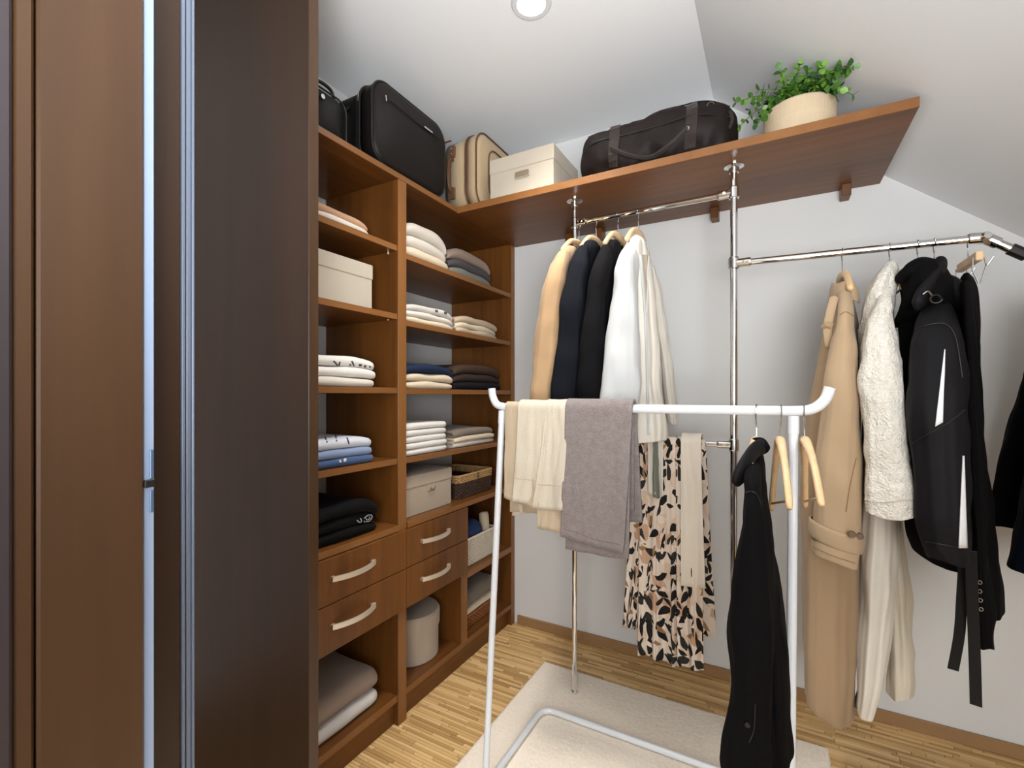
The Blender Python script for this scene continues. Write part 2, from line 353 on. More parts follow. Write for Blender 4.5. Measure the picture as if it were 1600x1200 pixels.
struct(mesh('wall_sloped', [(XR0, -1.7, ZC), (XR0, YB, ZC), (XRW, YB, zr), (XRW, -1.7, zr), (XR0, -1.7, ZC+.12), (XR0, YB, ZC+.12), (XRW+.1, YB, zr+.05), (XRW+.1, -1.7, zr+.05)],
     [(0, 1, 2, 3), (4, 5, 6, 7), (0, 1, 5, 4), (1, 2, 6, 5), (2, 3, 7, 6), (3, 0, 4, 7)], 'ceil'))
struct(MB().box(XRW, XRW+.1, -1.7, YB, 0, zr+.05, 0).go('wall_right', 'wall'))
struct(MB().box(XL-.5, XRW+.1, -1.8, -1.7, 0, ZC, 0).go('wall_front', 'wall'))
struct(MB().box(XL-.5, XL-.4, -1.7, .84, 0, ZC, 0).go('wall_hall', 'wall'))
struct(MB().box(-1.26, XRW, YB-.012, YB, 0, .05, .002).go('baseboard_back', 'base'))
struct(MB().box(XRW-.012, XRW, -1.7, YB-.012, 0, .05, .002).go('baseboard_right', 'base'))

# door frame beside the camera, faces the opening
XJ = -.75
yj = lambda u, X=XJ: onX(u, 600, X).y
t1 = struct(MB().box(XJ-.06, XJ+.004, .02, yj(18), 0, ZC, .003).go('trim_1', 'charcoal'))
t2 = struct(MB().box(XJ-.05, XJ, yj(18)+.001, yj(54), 0, ZC, .003).go('trim_2', 'jamb'))
t3 = struct(MB().box(XJ-.05, XJ, yj(58), yj(226), 0, ZC, .003).go('trim_3', 'jamb'))
t4 = struct(MB().box(XJ-.06, XJ-.012, yj(53), yj(59), 0, ZC, .001).go('trim_4', 'gap'))
X5 = XJ-.006
t5 = struct(MB().box(X5-.02, X5, yj(226)+.001, yj(241, X5), 0, ZC, .001).go('trim_5', 'pale'))
for z0, z1 in ((1.162, 1.245), (1.09, 1.158)):
    pass
def zat(v, X, u): return onX(u, v, X).z
for v0, v1 in ((702, 748), (765, 800)):
    MB().box(X5, X5+.003, yj(233, X5), yj(239, X5), zat(v1, X5, 235), zat(v0, X5, 235), .0008).go('hinge_plate', 'hinge', t5)
MB().box(X5, X5+.005, yj(224, X5), yj(239.5, X5), zat(761, X5, 233), zat(749, X5, 233), .001).go('latch', 'black', t5)

XD = -.80
yd = lambda u, X=XD: onX(u, 600, X).y
sd = thing('sliding_door', (XD, yd(270), 0), 'shade-darkened walnut sliding door edge with an aluminium profile, left of the shelves', 'door')
MB().box(XD-.035, XD, yd(241)-.03, yd(283), .01, 2.62, .002).go('door_board', 'panel', sd)
hp = MB()
y0, y1 = yd(283), yd(304.5, XD+.006)
hp.box(XD-.04, XD+.003, y0, y0+(y1-y0)*.28, .01, 2.62, .001).box(XD-.04, XD-.004, y0+(y1-y0)*.28, y0+(y1-y0)*.42, .01, 2.62, .001)
hp.box(XD-.04, XD+.002, y0+(y1-y0)*.42, y0+(y1-y0)*.8, .01, 2.62, .001).box(XD-.04, XD+.006, y0+(y1-y0)*.8, y1, .01, 2.62, .001)
tag(hp.go('handle_profile', 'steel', sd), 'ribbed aluminium handle profile')

pd = thing('door_panel', (-1.4, .815, 0), 'wide floor to ceiling shade-darkened walnut panel standing in front of the shelves', 'door')
MB().box(-2.1, -1.052, .804, .830, 0, ZC-.004, .0012).go('board', 'panel', pd)
MB().box(-1.052, -1.050, .804, .833, 0, ZC-.004, .0006).go('edge_band', 'jamb', pd)
# ------------------------------------------------------------------ shelving unit
XF, XB = -1.28, -1.695
D0, D1 = 1.383, 1.429           # divider
U0, U1, Y2 = .84, .872, 2.297
un = thing('shelving_unit', (-1.49, 1.65, 0), 'tall brown wooden open shelving unit with four drawers along the left wall', 'shelving')
def uprt(name, y0, y1, z1=2.148, xf=XF, z0=0, xb=XB, label=None):
    o = MB().box(xb, xf-.002, y0, y1, z0, z1, .001).go(name, 'wz', un)
    MB().box(xf-.002, xf, y0, y1, z0, z1, .0005).go('edge_band', 'edgez', o)
    return o
uprt('side_panel', U0, U1)
uprt('divider', D0, D1, xf=XF+.002); uprt('side_panel', Y2, 2.334, z0=.0)
uprt('divider', 1.815, 1.865, z1=.76, z0=.12, xf=XF-.003)
def shelf(name, y0, y1, z, th=.022, xf=XF, xb=XB):
    o = MB().box(xb, xf-.002, y0, y1, z-th, z, .001).go(name, 'wy', un)
    MB().box(xf-.002, xf, y0, y1, z-th, z, .0006).go('edge_band', 'edge', o); return o
tb = shelf('top_board', U1, 2.334, 2.17, .022, XF+.004)
for z in (1.887, 1.618, 1.328, 1.05): shelf('shelf', U1, D0, z, xf=XF-.004)
for z in (1.870, 1.600, 1.325, 1.046): shelf('shelf', D1, Y2, z, xf=XF-.004)
shelf('shelf', U1, D0, .79, xf=XF+.012); shelf('shelf', D1, Y2, .79, xf=XF+.012)
shelf('shelf', 1.865, Y2, .446, .03)
shelf('bottom_shelf', U1, D0, .12, .025, xf=XF-.002); shelf('bottom_shelf', D1, 2.334, .12, .025, xf=XF-.002)
MB().box(-1.33, -1.302, U1, D0, 0, .095, .001).go('plinth', 'wy', un); MB().box(-1.33, -1.302, D1, 2.334, 0, .095, .001).go('plinth', 'wy', un)
for (y0, y1, hy) in ((.872, 1.412, 1.14), (1.416, 1.838, 1.59)):
    for z0, z1 in ((.615, .765), (.455, .612)):
        dr = MB().box(XF+.003, -1.260, y0, y1, z0, z1, .0015).go('drawer', 'wz', un)
        zc = (z0+z1)/2+.008
        b0, b1 = hy-.095, hy+.095; ys = [b0+(b1-b0)*i/14 for i in range(15)]
        vs = []; fs = []
        for i, yy in enumerate(ys):
            s = (i/7-1); xo = -1.258+.030*(1-s*s*.85)
            hh = .0085
            for (dx, dz) in ((0, -hh), (.006, -hh), (.006, hh), (0, hh)): vs.append((xo+dx, yy, zc+dz))
        for i in range(14):
            for k in range(4): fs.append((i*4+k, i*4+(k+1) % 4, i*4+4+(k+1) % 4, i*4+4+k))
        fs += [(3, 2, 1, 0), (56, 57, 58, 59)]
        hm = MB().add(vs, fs); hm.box(-1.262, -1.250, b0, b0+.014, zc-.007, zc+.007, .001).box(-1.262, -1.250, b1-.014, b1, zc-.007, zc+.007, .001)
        hm.go('handle', 'nickel', dr)
for (y, z) in ((D1+.012, .14), (D0-.012, 1.86), (D0-.012, 1.60)):
    MB().lathe((XF-.04, y, z-.006), [(0, 0), (.004, 0), (.004, .01), (0, .012)], 10).go('shelf_pin', 'nickel', un)

# ------------------------------------------------------------------ long wall shelf on brackets
SY = 1.768
ws = thing('wall_shelf', (-.45, 2.05, 2.14), 'long brown wooden shelf running along the back wall under the roof slope', 'shelf')
x0 = XF+.006; x1 = .379
o = MB().box(x0, x1, SY+.002, YB-.001, 2.142, 2.172, .001).go('board', 'wx', ws)
MB().box(x0, x1, SY, SY+.002, 2.142, 2.172, .0006).go('edge_band', 'edge', o)
for u, v in ((893, 385), (940, 362), (1118, 330), (1320, 298)):
    x = onY(u, v, 2.32).x
    MB().box(x-.016, x+.016, 2.27, YB-.001, 2.095, 2.142, .002).go('bracket', 'wz', ws)

# ------------------------------------------------------------------ chrome clothes rail
RY = 1.898
PX1, PX2 = -.744, -.120
rail = thing('clothes_rail', (PX2, RY, 0), 'chrome clothes rail of two poles and three rods below the wall shelf', 'clothes rail')
R1Z, R2Z, R3Z = 2.043, 1.783, 1.116
for px, r in ((PX1, .0105), (PX2, .0125)):
    MB().tube([(px, RY, .012), (px, RY, 2.13)], r, 20).go('pole', 'chrome', rail)
    MB().lathe((px, RY, 0), [(.03, .0), (.03, .004), (r+.006, .012), (r+.004, .02)], 24).go('flange', 'chrome', rail)
    MB().lathe((px, RY, 2.142), [(.034, 0), (.034, -.004), (r+.006, -.01), (r+.004, -.026)], 24).go('flange', 'chrome', rail)
MB().tube([(PX1, RY, R1Z), (PX2, RY, R1Z)], .0115, 16).go('rod', 'chrome', rail)
EX = .555; EZ = 1.768
MB().tube([(PX2, RY, R2Z), (EX, RY, EZ)], .0115, 16).go('rod', 'chrome', rail)
MB().tube([(PX1, RY, R3Z+.002), (PX2, RY, R3Z)], .0105, 16).go('rod', 'chrome', rail)
XE = 1.05; ZE = EZ-.74*(XE-EX)
MB().tube([(EX, RY, EZ), (XE, RY, ZE)], .0125, 16).go('rod', 'chrome', rail)
MB().tube([(XE, RY, ZE), (XE, RY, .01)], .0125, 16).go('pole', 'chrome', rail)
MB().tube([(EX+.055, RY, EZ-.041), (EX+.09, RY, EZ-.067)], .0165, 14).go('rod_sleeve', 'tape', rail)
def conn(px, z, side, r=.0165):
    m_ = MB().lathe((px, RY, z-.022), [(r, 0), (r+.002, .004), (r+.002, .04), (r, .044)], 20)
    m_.lathe((px, RY, z), [(r*.95, side*.01), (r, side*.05), (r*.92, side*.056), (.011, side*.058)], 18, 'X')
    m_.lathe((px+side*.032, RY-r-.002, z), [(.005, 0), (.005, .006), (.0, .006)], 8, 'Y')
    m_.go('rod_connector', 'chrome', rail)
conn(PX2, R1Z, -1); conn(PX1, R1Z, 1, .013); conn(PX2, R2Z, 1); conn(PX2, R3Z, -1, .015); conn(PX1, R3Z, 1, .013)
m_ = MB().tube([(EX-.035, RY, EZ+.002), (EX, RY, EZ), (EX+.03, RY, EZ-.022)], .0165, 16); m_.lathe((EX, RY-.028, EZ), [(.009, 0), (.014, .012), (.014, .05), (.009, .056)], 16, 'Y')
m_.go('rod_elbow', 'chrome', rail)

# ------------------------------------------------------------------ white garment rack
KY, KZ = 1.35, 1.26
kx0, kx1 = onY(785, 640, KY).x, onY(1240, 640, KY).x
rack = thing('garment_rack', ((kx0+kx1)/2, KY, 0), 'white metal garment rack with upturned bar ends standing on the rug', 'garment rack')
lx = onY(768.5, 612, KY).x; rx = onY(1297, 602, KY).x
pts = bez([(lx, KY, KZ+.062), (lx+.004, KY, KZ+.035), (lx+.02, KY, KZ+.008), (lx+.05, KY, KZ)], 6)+bez([(rx-.085, KY, KZ), (rx-.04, KY, KZ+.004), (rx-.012, KY, KZ+.026), (rx, KY, KZ+.058)], 6)
MB().tube(pts, .0125, 18).go('top_bar', 'white', rack)
feet = [(kx0-.022, 1.275), (kx1-.012, 1.275)]
for (kx, (fx, fy)) in zip((kx0, kx1), feet):
    a = Vector((kx, KY, KZ)); b = Vector((fx, fy, .022))
    j = a.lerp(b, .045)
    ps = MB().tube([a.lerp(b, .01), j], .0125, 16).tube([j, b], .0108, 16).go('post', 'white', rack)
bx0, bx1, by0, by1, rr_ = feet[0][0]-.002, feet[1][0]+.002, .92, 1.72, .05
pts = []
for (cx, cy, a0) in ((bx1-rr_, by1-rr_, 0), (bx0+rr_, by1-rr_, 90), (bx0+rr_, by0+rr_, 180), (bx1-rr_, by0+rr_, 270)):
    for k in range(7): a = math.radians(a0+k*15); pts.append((cx+rr_*math.cos(a), cy+rr_*math.sin(a), .028))
MB().tube(pts, .0115, 14, closed=True).go('base_frame', 'white', rack)

# ------------------------------------------------------------------ rug
x0, x1, y0, y1 = -.965, .183, .55, 2.055
vs = []; fs = []; nx, ny = 180, 236
for j in range(ny+1):
    for i in range(nx+1):
        s, t = i/nx, j/ny; x = x0+(x1-x0)*s; y = y0+(y1-y0)*t
        ed = min(s*(x1-x0), (1-s)*(x1-x0), t*(y1-y0), (1-t)*(y1-y0))
        z = .012*min(1, (ed/.012))**.5+random.random()*.0018
        if ed < 1e-6: z = .001
        vs.append((x+random.uniform(-1, 1)*.002, y+random.uniform(-1, 1)*.002, z))
for j in range(ny):
    for i in range(nx): a = j*(nx+1)+i; fs.append((a, a+1, a+nx+2, a+nx+1))
tag(mesh('rug', vs, fs, 'rug', smooth=True, loc=((x0+x1)/2, (y0+y1)/2, 0)), 'beige pile rug lying on the parquet under the white rack', 'rug')

# ------------------------------------------------------------------ ceiling light
cl = thing('ceiling_light', (-.732, 1.456, ZC), 'round recessed white downlight glowing in the flat ceiling', 'ceiling light')
MB().lathe((-.732, 1.456, ZC), [(.046, -.001), (.05, -.006), (.066, -.006), (.072, 0)], 40).go('trim_ring', 'white', cl)
MB().lathe((-.732, 1.456, ZC), [(.0, -.003), (.045, -.003)], 32).go('bulb_disc', 'glow', cl)

# ------------------------------------------------------------------ folded things on the shelves
def folded(name, label, cat, group, X0, Y0, Y1, z0, h, depth, mat, layers=2, zb=None, droop=.12, seed=0, wav=.004, wrinkle=0):
    t = h/(2*layers)*.97; n = 16; zb = z0 if zb is None else zb; vs = []; fs = []
    rnd = random.Random(seed); ph = rnd.random()*9
    for L in range(layers):
        zl, zh = t/2+L*t*1.03, h-t/2-L*t*1.03; rad = (zh-zl)/2; xf = -rad-t/2-L*t*.6
        path = [(-depth+L*.012, zl)]+[(-depth+(depth+xf)*k/6, zl) for k in range(1, 6)]
        for k in range(9): a = -PI/2+PI*k/8; path.append((xf+rad*math.cos(a), (zl+zh)/2+rad*math.sin(a)))
        path += [(-depth+(depth+xf)*k/6, zh) for k in range(5, 0, -1)]+[(-depth+L*.012, zh)]
        m = len(path); b0 = len(vs)
        for j in range(n+1):
            s = 2*j/n-1; y = Y0+(Y1-Y0)*j/n
            pin = abs(s)**10*.010
            for i, (px, pz) in enumerate(path):
                a = path[max(i-1, 0)]; b = path[min(i+1, m-1)]; tx, tz = b[0]-a[0], b[1]-a[1]; q = math.hypot(tx, tz); nx_, nz_ = -tz/q, tx/q
                for sg in (-1, 1):
                    x = px+nx_*sg*t/2; z = pz+nz_*sg*t/2
                    front = max(0, 1+x/depth)
                    z2 = (z0-zb+z)*(1-droop*abs(s)**4*(.4+.6*front))*1.0
                    w = noise.noise(Vector((x*7+ph, y*9, L*3+z0*5)))
                    hz = max(0, min(1, z/h))
                    yy = y+noise.noise(Vector((x*11+ph, z*30, s)))*.006*(abs(s)**3)-math.copysign(1, s)*(L*.003)*(abs(s)**9)
                    vs.append((X0+x-pin*front+w*wav, yy, zb+z2+hz*w*wav*1.2*(0 if (z0 > zb and hz < .2) else 1)+wrinkle*noise.noise(Vector((x*25, y*22, ph)))*hz))
        for j in range(n):
            for i in range(m-1):
                for sg in (0, 1):
                    a = b0+(j*m+i)*2+sg; b = a+2; c = a+2*m; fs.append((a, b, c+2, c) if sg else (a, c, c+2, b))
            for i in (0, m-1):
                a = b0+(j*m+i)*2; fs.append((a, a+1, a+1+2*m, a+2*m))
        for j in (0, n):
            for i in range(m-1): a = b0+(j*m+i)*2; fs.append((a, a+1, a+3, a+2))
    o = mesh(name, vs, fs, mat, smooth=True, sub=1)
    return tag(o, label, cat, group)
C = dict(white=(226, 222, 216), offw=(214, 206, 194), cream=(214, 198, 172), sand=(200, 178, 152), tan=(190, 150, 118), taupe=(150, 130, 116), grey=(84, 80, 80), greyg=(122, 122, 112), lgrey=(200, 194, 188),
         beige=(190, 170, 144), navy=(30, 42, 66), brown=(66, 50, 40), dbrown=(52, 40, 36), black=(20, 19, 24), pblue=(134, 152, 184), blue=(70, 92, 130), lblue=(206, 210, 220), black2=(10, 10, 11), greyt=(128, 116, 102))
def fm(k): return fcl(k, C[k])
def stack(X0, Y0, Y1, zb, hs, depth, mats, labels, name, cat, group, layers=2, droop=.12, seed=1, jit=.006, **k):
    z = zb+.0005; out = []
    for i, (h, mt, lb) in enumerate(zip(hs, mats, labels)):      # listed from the bottom up
        r = random.Random(seed*31+i)
        out.append(folded(name, lb, cat, group, X0+r.uniform(-jit, jit), Y0+r.uniform(0, jit), Y1+r.uniform(-jit, jit), z, h-.0006, depth, fm(mt), layers, zb, droop, seed*7+i, **k)); z += h
    return out
DP = .30
stack(-1.305, .955, 1.262, 1.887, (.026, .028), .30, ('offw', 'tan'), ('flat off-white folded garment on the highest left shelf', 'tan pink folded garment lying on the off-white one, highest left shelf'), 'folded_shirt', 'shirt', 'folded clothes, highest left shelf', droop=.3, seed=3)
g = 'white folded shirts, left column'
s3 = stack(-1.300, .955, 1.290, 1.328, (.034, .036, .038), DP, ('offw', 'white', 'white'), ('bottom of three white folded shirts in the left column, above the blue pile', 'middle of three white folded shirts in the left column, above the blue pile', 'white folded shirt with small dark printed marks, topmost of its pile'), 'folded_shirt', 'shirt', g, seed=4)
b3 = stack(-1.300, .955, 1.280, 1.05, (.031, .031, .037), DP, ('blue', 'pblue', 'lblue'), ('denim blue folded shirt at the bottom of the blue pile', 'light blue folded shirt in the middle of the blue pile', 'white folded shirt with faint blue lines, on top of the blue pile'), 'folded_shirt', 'shirt', 'blue folded shirts, left column', seed=5)
k3 = stack(-1.292, .955, 1.300, .79, (.042, .044, .046), .31, ('black2', 'black2', 'black2'), ('bottom black folded garment of the rumpled pile above the left drawers', 'black folded garment with white printed marks above the left drawers', 'top black folded garment of the rumpled pile above the left drawers'), 'folded_sweater', 'sweater', 'black folded clothes above the left drawers', seed=6, wav=.012, droop=.35, jit=.012)
stack(-1.315, .95, 1.325, .12, (.056, .082), .34, ('lgrey', 'taupe'), ('light grey folded towel at the bottom of the left column', 'thick taupe folded towel lying on the light grey one, left column'), 'folded_towel', 'towel', 'towels at the foot of the left column', layers=1, seed=7, droop=.1)
stack(-1.300, 1.433, 1.742, 1.870, (.05, .052, .058), .31, ('cream', 'offw', 'offw'), ('bottom cream folded towel on the highest right shelf', 'middle cream folded towel on the highest right shelf', 'topmost cream folded towel on the highest right shelf'), 'folded_towel', 'towel', 'cream towels, highest right shelf', seed=8, droop=.35)
stack(-1.305, 1.762, 2.14, 1.870, (.045, .046, .05), .31, ('greyg', 'grey', 'taupe'), ('grey-green folded sweater at the bottom, highest right shelf', 'dark grey folded sweater in the middle, highest right shelf', 'taupe folded sweater on top, highest right shelf'), 'folded_sweater', 'sweater', 'grey and taupe sweaters, highest right shelf', seed=9, droop=.3)
w3 = stack(-1.300, 1.433, 1.79, 1.600, (.026, .028, .03), .31, ('cream', 'offw', 'lgrey'), ('cream folded shirt at the bottom, second right shelf', 'off-white folded shirt in the middle, second right shelf', 'pale grey patterned folded shirt on top, second right shelf'), 'folded_shirt', 'shirt', 'pale shirts, second right shelf', seed=10, droop=.3, wav=.006)
stack(-1.305, 1.808, 2.20, 1.600, (.028, .029, .034), .31, ('beige', 'cream', 'beige'), ('beige folded shirt at the bottom, second right shelf', 'cream folded shirt in the middle, second right shelf', 'beige folded shirt on top, second right shelf'), 'folded_shirt', 'shirt', 'beige shirts, second right shelf', seed=11, droop=.28, wav=.006)
stack(-1.300, 1.433, 1.79, 1.325, (.034, .035, .040), .31, ('cream', 'cream', 'navy'), ('bottom cream folded shirt under the navy one', 'cream folded shirt directly under the navy one', 'navy folded shirt on top of two cream ones'), 'folded_shirt', 'shirt', 'navy and cream shirts, third right shelf', seed=12, droop=.25, wav=.007)
stack(-1.305, 1.80, 2.24, 1.325, (.040, .042, .048), .31, ('black', 'dbrown', 'brown'), ('black folded sweater at the bottom, third right shelf', 'dark brown folded sweater in the middle, third right shelf', 'brown folded sweater on top, third right shelf'), 'folded_sweater', 'sweater', 'dark sweaters, third right shelf', seed=13, droop=.25)
stack(-1.300, 1.433, 1.738, 1.046, (.027,)*5, .29, ('white',)*5, tuple(q+' of five crisp white folded sheets in one stack' for q in ('lowest', 'second lowest', 'middle', 'second highest', 'topmost')), 'folded_sheet', 'sheet', 'white folded sheets, fourth right shelf', layers=1, seed=14, droop=.03, jit=.002, wav=.002)
stack(-1.305, 1.80, 2.17, 1.046, (.026, .028, .034), .31, ('offw', 'cream', 'greyt'), ('off-white folded towel at the bottom, beside the white sheets', 'cream folded towel in the middle, beside the white sheets', 'grey-brown folded towel on top, beside the white sheets'), 'folded_towel', 'towel', 'small towels, fourth right shelf', seed=15, droop=.15)
# small printed marks on the clothes
def mark(o, quads, mat):
    for q in quads: patch_on('printed_mark', o, q, mat, o, off=.0015, nu=2, nv=2)
M['ink'] = plain('dark_print', (58, 56, 62), .8); M['inkw'] = plain('pale_print', (206, 206, 208), .7)
mark(s3[2], [[(520, 564), (523, 564), (529, 571), (526, 571)], [(530, 566), (532, 565), (531, 571), (529, 571)], [(549, 564), (551, 564), (554, 572), (552, 572)], [(546, 569), (549, 570), (549, 571), (546, 571)], [(561, 569), (565, 569), (565, 572), (561, 572)], [(569, 571), (572, 571), (572, 574), (569, 574)], [(577, 572), (579, 572), (579, 575), (577, 574)]], 'ink')
mark(b3[2], [[(541, 684), (543, 684), (546, 693), (545, 694)], [(523, 680), (525, 680), (527, 689), (525, 689)], [(507, 683), (509, 683), (512, 691), (510, 691)]], 'ink')
mark(b3[0], [[(530, 719), (533, 719), (533, 723), (530, 723)], [(537, 717), (541, 716), (541, 721), (537, 722)]], 'inkw')
mark(w3[2], [[(680, 484), (684, 485), (684, 488), (680, 487)], [(694, 487), (698, 488), (698, 491), (694, 490)]], 'ink')
def stroke(o, pts, r=.0016):
    bm = bmesh.new(); bm.from_mesh(o.data); bm.transform(__import__('mathutils').Matrix.Translation(ORG[o])); tr = BVHTree.FromBMesh(bm); bm.free(); P = []
    for (u, v) in pts:
        d_ = Vector(ray(u, v)).normalized(); h_ = tr.ray_cast(Vector((0, 0, CZ)), d_)[0]
        if h_: P.append(h_-d_*.001)
    if len(P) > 2: MB().tube(P, r, 6).go('printed_mark', 'inkw', o)
K = k3[1]
stroke(K, [(575+6.5*math.cos(a)*1.0, 810+5*math.sin(a)-3*math.cos(a)) for a in [i*.5-2.6 for i in range(12)]])
stroke(K, [(575+3*math.cos(a), 810+2.2*math.sin(a)-1.3*math.cos(a)) for a in [i*.6-1 for i in range(9)]], .001)
stroke(K, [(558, 813), (561, 816), (564, 816), (565, 813), (563, 810)], .0016)

# ------------------------------------------------------------------ boxes and baskets
def lidbox(name, label, x0, x1, y0, y1, z0, z1, lidh, mat, group=None, plate=None):
    t = thing(name, ((x0+x1)/2, (y0+y1)/2, z0), label, 'storage box', group)
    MB().box(x0+.003, x1-.003, y0+.003, y1-.003, z0+.0005, z1-.004, .002, 2).go('box_body', mat, t)
    MB().box(x0, x1, y0, y1, z1-lidh, z1, .004, 3).go('lid', mat, t)
    return t
lidbox('storage_box', 'cream fabric storage box with lid on the second left shelf', -1.60, -1.300, .94, 1.272, 1.618, 1.618+.165, .055, 'cream', 'fabric boxes')
t = lidbox('storage_box', 'beige fabric storage box with a small metal ring pull above the right drawers', -1.60, -1.315, 1.445, 1.785, .79, .96, .052, 'beigebox', 'fabric boxes')
y = 1.635; z = .880
pl = MB().box(-1.318, -1.314, y-.026, y+.026, z-.002, z+.026, .003).go('label_plate', 'beigebox', t)
MB().tube([(-1.309, y+.017*math.cos(a), z+.013+.011*math.sin(a)) for a in [i*PI/10-PI for i in range(11)]], .0018, 8).go('ring_pull', 'gm', t)
t = lidbox('storage_box', 'cream storage box with an oblong handle slot on the long wall shelf', -1.107, -.791, 1.782, 2.06, 2.173, 2.173+.178, .065, 'cream', 'fabric boxes')
c = onY(815, 271, 1.78)
MB().box(c.x-.035, c.x+.035, 1.7812, 1.786, c.z-.014, c.z+.014, .0008).go('handle_slot', 'slot', t)
fr = []
for a in range(24): q = a/24*2*PI; fr.append((c.x+.036*math.copysign(abs(math.cos(q))**.35, math.cos(q)), 1.7815, c.z+.0145*math.copysign(abs(math.sin(q))**.35, math.sin(q))))
MB().tube(fr, .0018, 6, closed=True).go('slot_frame', 'cream', t)
# round hat box
t = thing('hat_box', (-1.475, 1.64, .12), 'round beige lidded box under the right drawers', 'storage box')
cx, cy = -1.452, 1.645
MB().lathe((cx, cy, .1205), [(.0, 0), (.128, 0), (.131, .004), (.131, .165), (0, .166)], 48).go('box_body', 'beigebox', t, smooth=False)
MB().lathe((cx, cy, .1205), [(.1335, .135), (.137, .137), (.137, .196), (.13, .206), (.0, .208)], 48).go('lid', 'beigebox', t, smooth=False)
for nm in ('box_body', 'lid'): pass
def rrect(x0, x1, y0, y1, r, n=6):
    out = []
    for (cx, cy, a0) in ((x1-r, y1-r, 0), (x0+r, y1-r, 90), (x0+r, y0+r, 180), (x1-r, y0+r, 270)):
        for k in range(n+1): a = math.radians(a0+k*90/n); out.append(Vector((cx+r*math.cos(a), cy+r*math.sin(a), 0)))
    # even spacing
    P = out+[out[0]]; L = [0]
    for i in range(len(P)-1): L.append(L[-1]+(P[i+1]-P[i]).length)
    N = int(L[-1]/.0065)//2*2; res = []; j = 0
    for k in range(N):
        s = k/N*L[-1]
        while L[j+1] < s: j += 1
        t = (s-L[j])/max(1e-9, L[j+1]-L[j]); res.append(P[j].lerp(P[j+1], t))
    return res
def basket(label, x0, x1, y0, y1, z0, z1, m1, split=None, m2=None, group='wicker baskets'):
    t = thing('basket', ((x0+x1)/2, (y0+y1)/2, z0), label, 'basket', group)
    P = rrect(x0+.006, x1-.006, y0+.006, y1-.006, .025); N = len(P); rh = .0085
    n = int((z1-z0)/rh); cx, cy = (x0+x1)/2, (y0+y1)/2
    parts = {m1: MB()}
    if m2: parts[m2] = MB()
    for r in range(n):
        z = z0+.005+r*rh; tap = 1-.05*(1-r/n); pts = []
        for k, p in enumerate(P):
            o = (.0028 if ((k//2+r) % 2) else -.0028); d = (p-Vector((cx, cy, 0))).normalized()
            pts.append(((p.x-cx)*tap+cx+d.x*o, (p.y-cy)*tap+cy+d.y*o, z))
        mm = m2 if (m2 and z > split) else m1
        parts[mm].tube(pts, .0046, 6, closed=True)
    st = parts[m1]
    for k in range(0, N, 4):
        p = P[k]; st.tube([((p.x-cx)*.95+cx, (p.y-cy)*.95+cy, z0+.002), (p.x, p.y, z1-.004)], .003, 5)
    for mm, q in parts.items(): tag(q.go('woven_band', mm, t), None, kind='stuff')
    MB().tube([(p.x, p.y, z1-.003) for p in P[::2]], .0062, 8, closed=True).go('rim', m2 or m1, t)
    MB().box(x0+.015, x1-.015, y0+.015, y1-.015, z0+.001, z0+.006, 0).go('basket_bottom', m1, t)
    return t
b = basket('two-tone basket, dark brown below and straw above, right of the ring-pull box', -1.585, -1.315, 1.84, 2.17, .791, .905, 'wickerb', .868, 'wickert')
MB().box(-1.313, -1.309, 2.0, 2.006, .868, .905, .001).go('clasp', 'leather', b)
b = basket('white wicker basket holding a blue garment in the narrow column', -1.60, -1.305, 1.872, 2.19, .447, .585, 'wicker')
MB().box(-1.585, -1.32, 1.885, 2.178, .452, .56, .006).go('liner', 'liner', b)
b = basket('low orange-brown wicker basket under towels in the narrow column', -1.60, -1.33, 1.872, 2.24, .121, .185, 'wickero')
stack(-1.325, 1.878, 2.235, .186, (.036, .085), .27, ('cream', 'greyt'), ('thin cream folded towel on the orange-brown basket', 'thick grey-beige folded towel on top of the thin cream one, narrow column'), 'folded_towel', 'towel', 'towels in the narrow column', layers=2, seed=21, droop=.1)
def roll(name, label, cat, a, b, r, mat):
    a = Vector(a); b = Vector(b); m_ = MB(); rr = [r*.86, r, r, r, r*.86]
    m_.tube([a.lerp(b, s) for s in (0, .06, .5, .94, 1)], rr, 22)
    t = (b-a).normalized(); s_ = t.cross(Vector((0, 0, 1))).normalized(); u_ = s_.cross(t)
    for e_, sg in ((a, -1), (b, 1)):
        m_.tube([e_+t*sg*.002+(s_*math.cos(q)+u_*math.sin(q))*r*.8*(1-q/15) for q in [i*.6 for i in range(24)]], .0022, 5)
    return tag(m_.go(name, mat, smooth=True), label, cat)
roll('rolled_towel', 'cream rolled towel standing in the white wicker basket', 'towel', (-1.345, 2.12, .57), (-1.365, 2.14, .66), .026, fm('cream'))
folded('folded_jeans', 'blue folded jeans in the white wicker basket', 'jeans', None, -1.32, 1.885, 2.06, .562, .09, .2, fcl('denim', (40, 58, 96)), 2, None, .4, 44, .014)

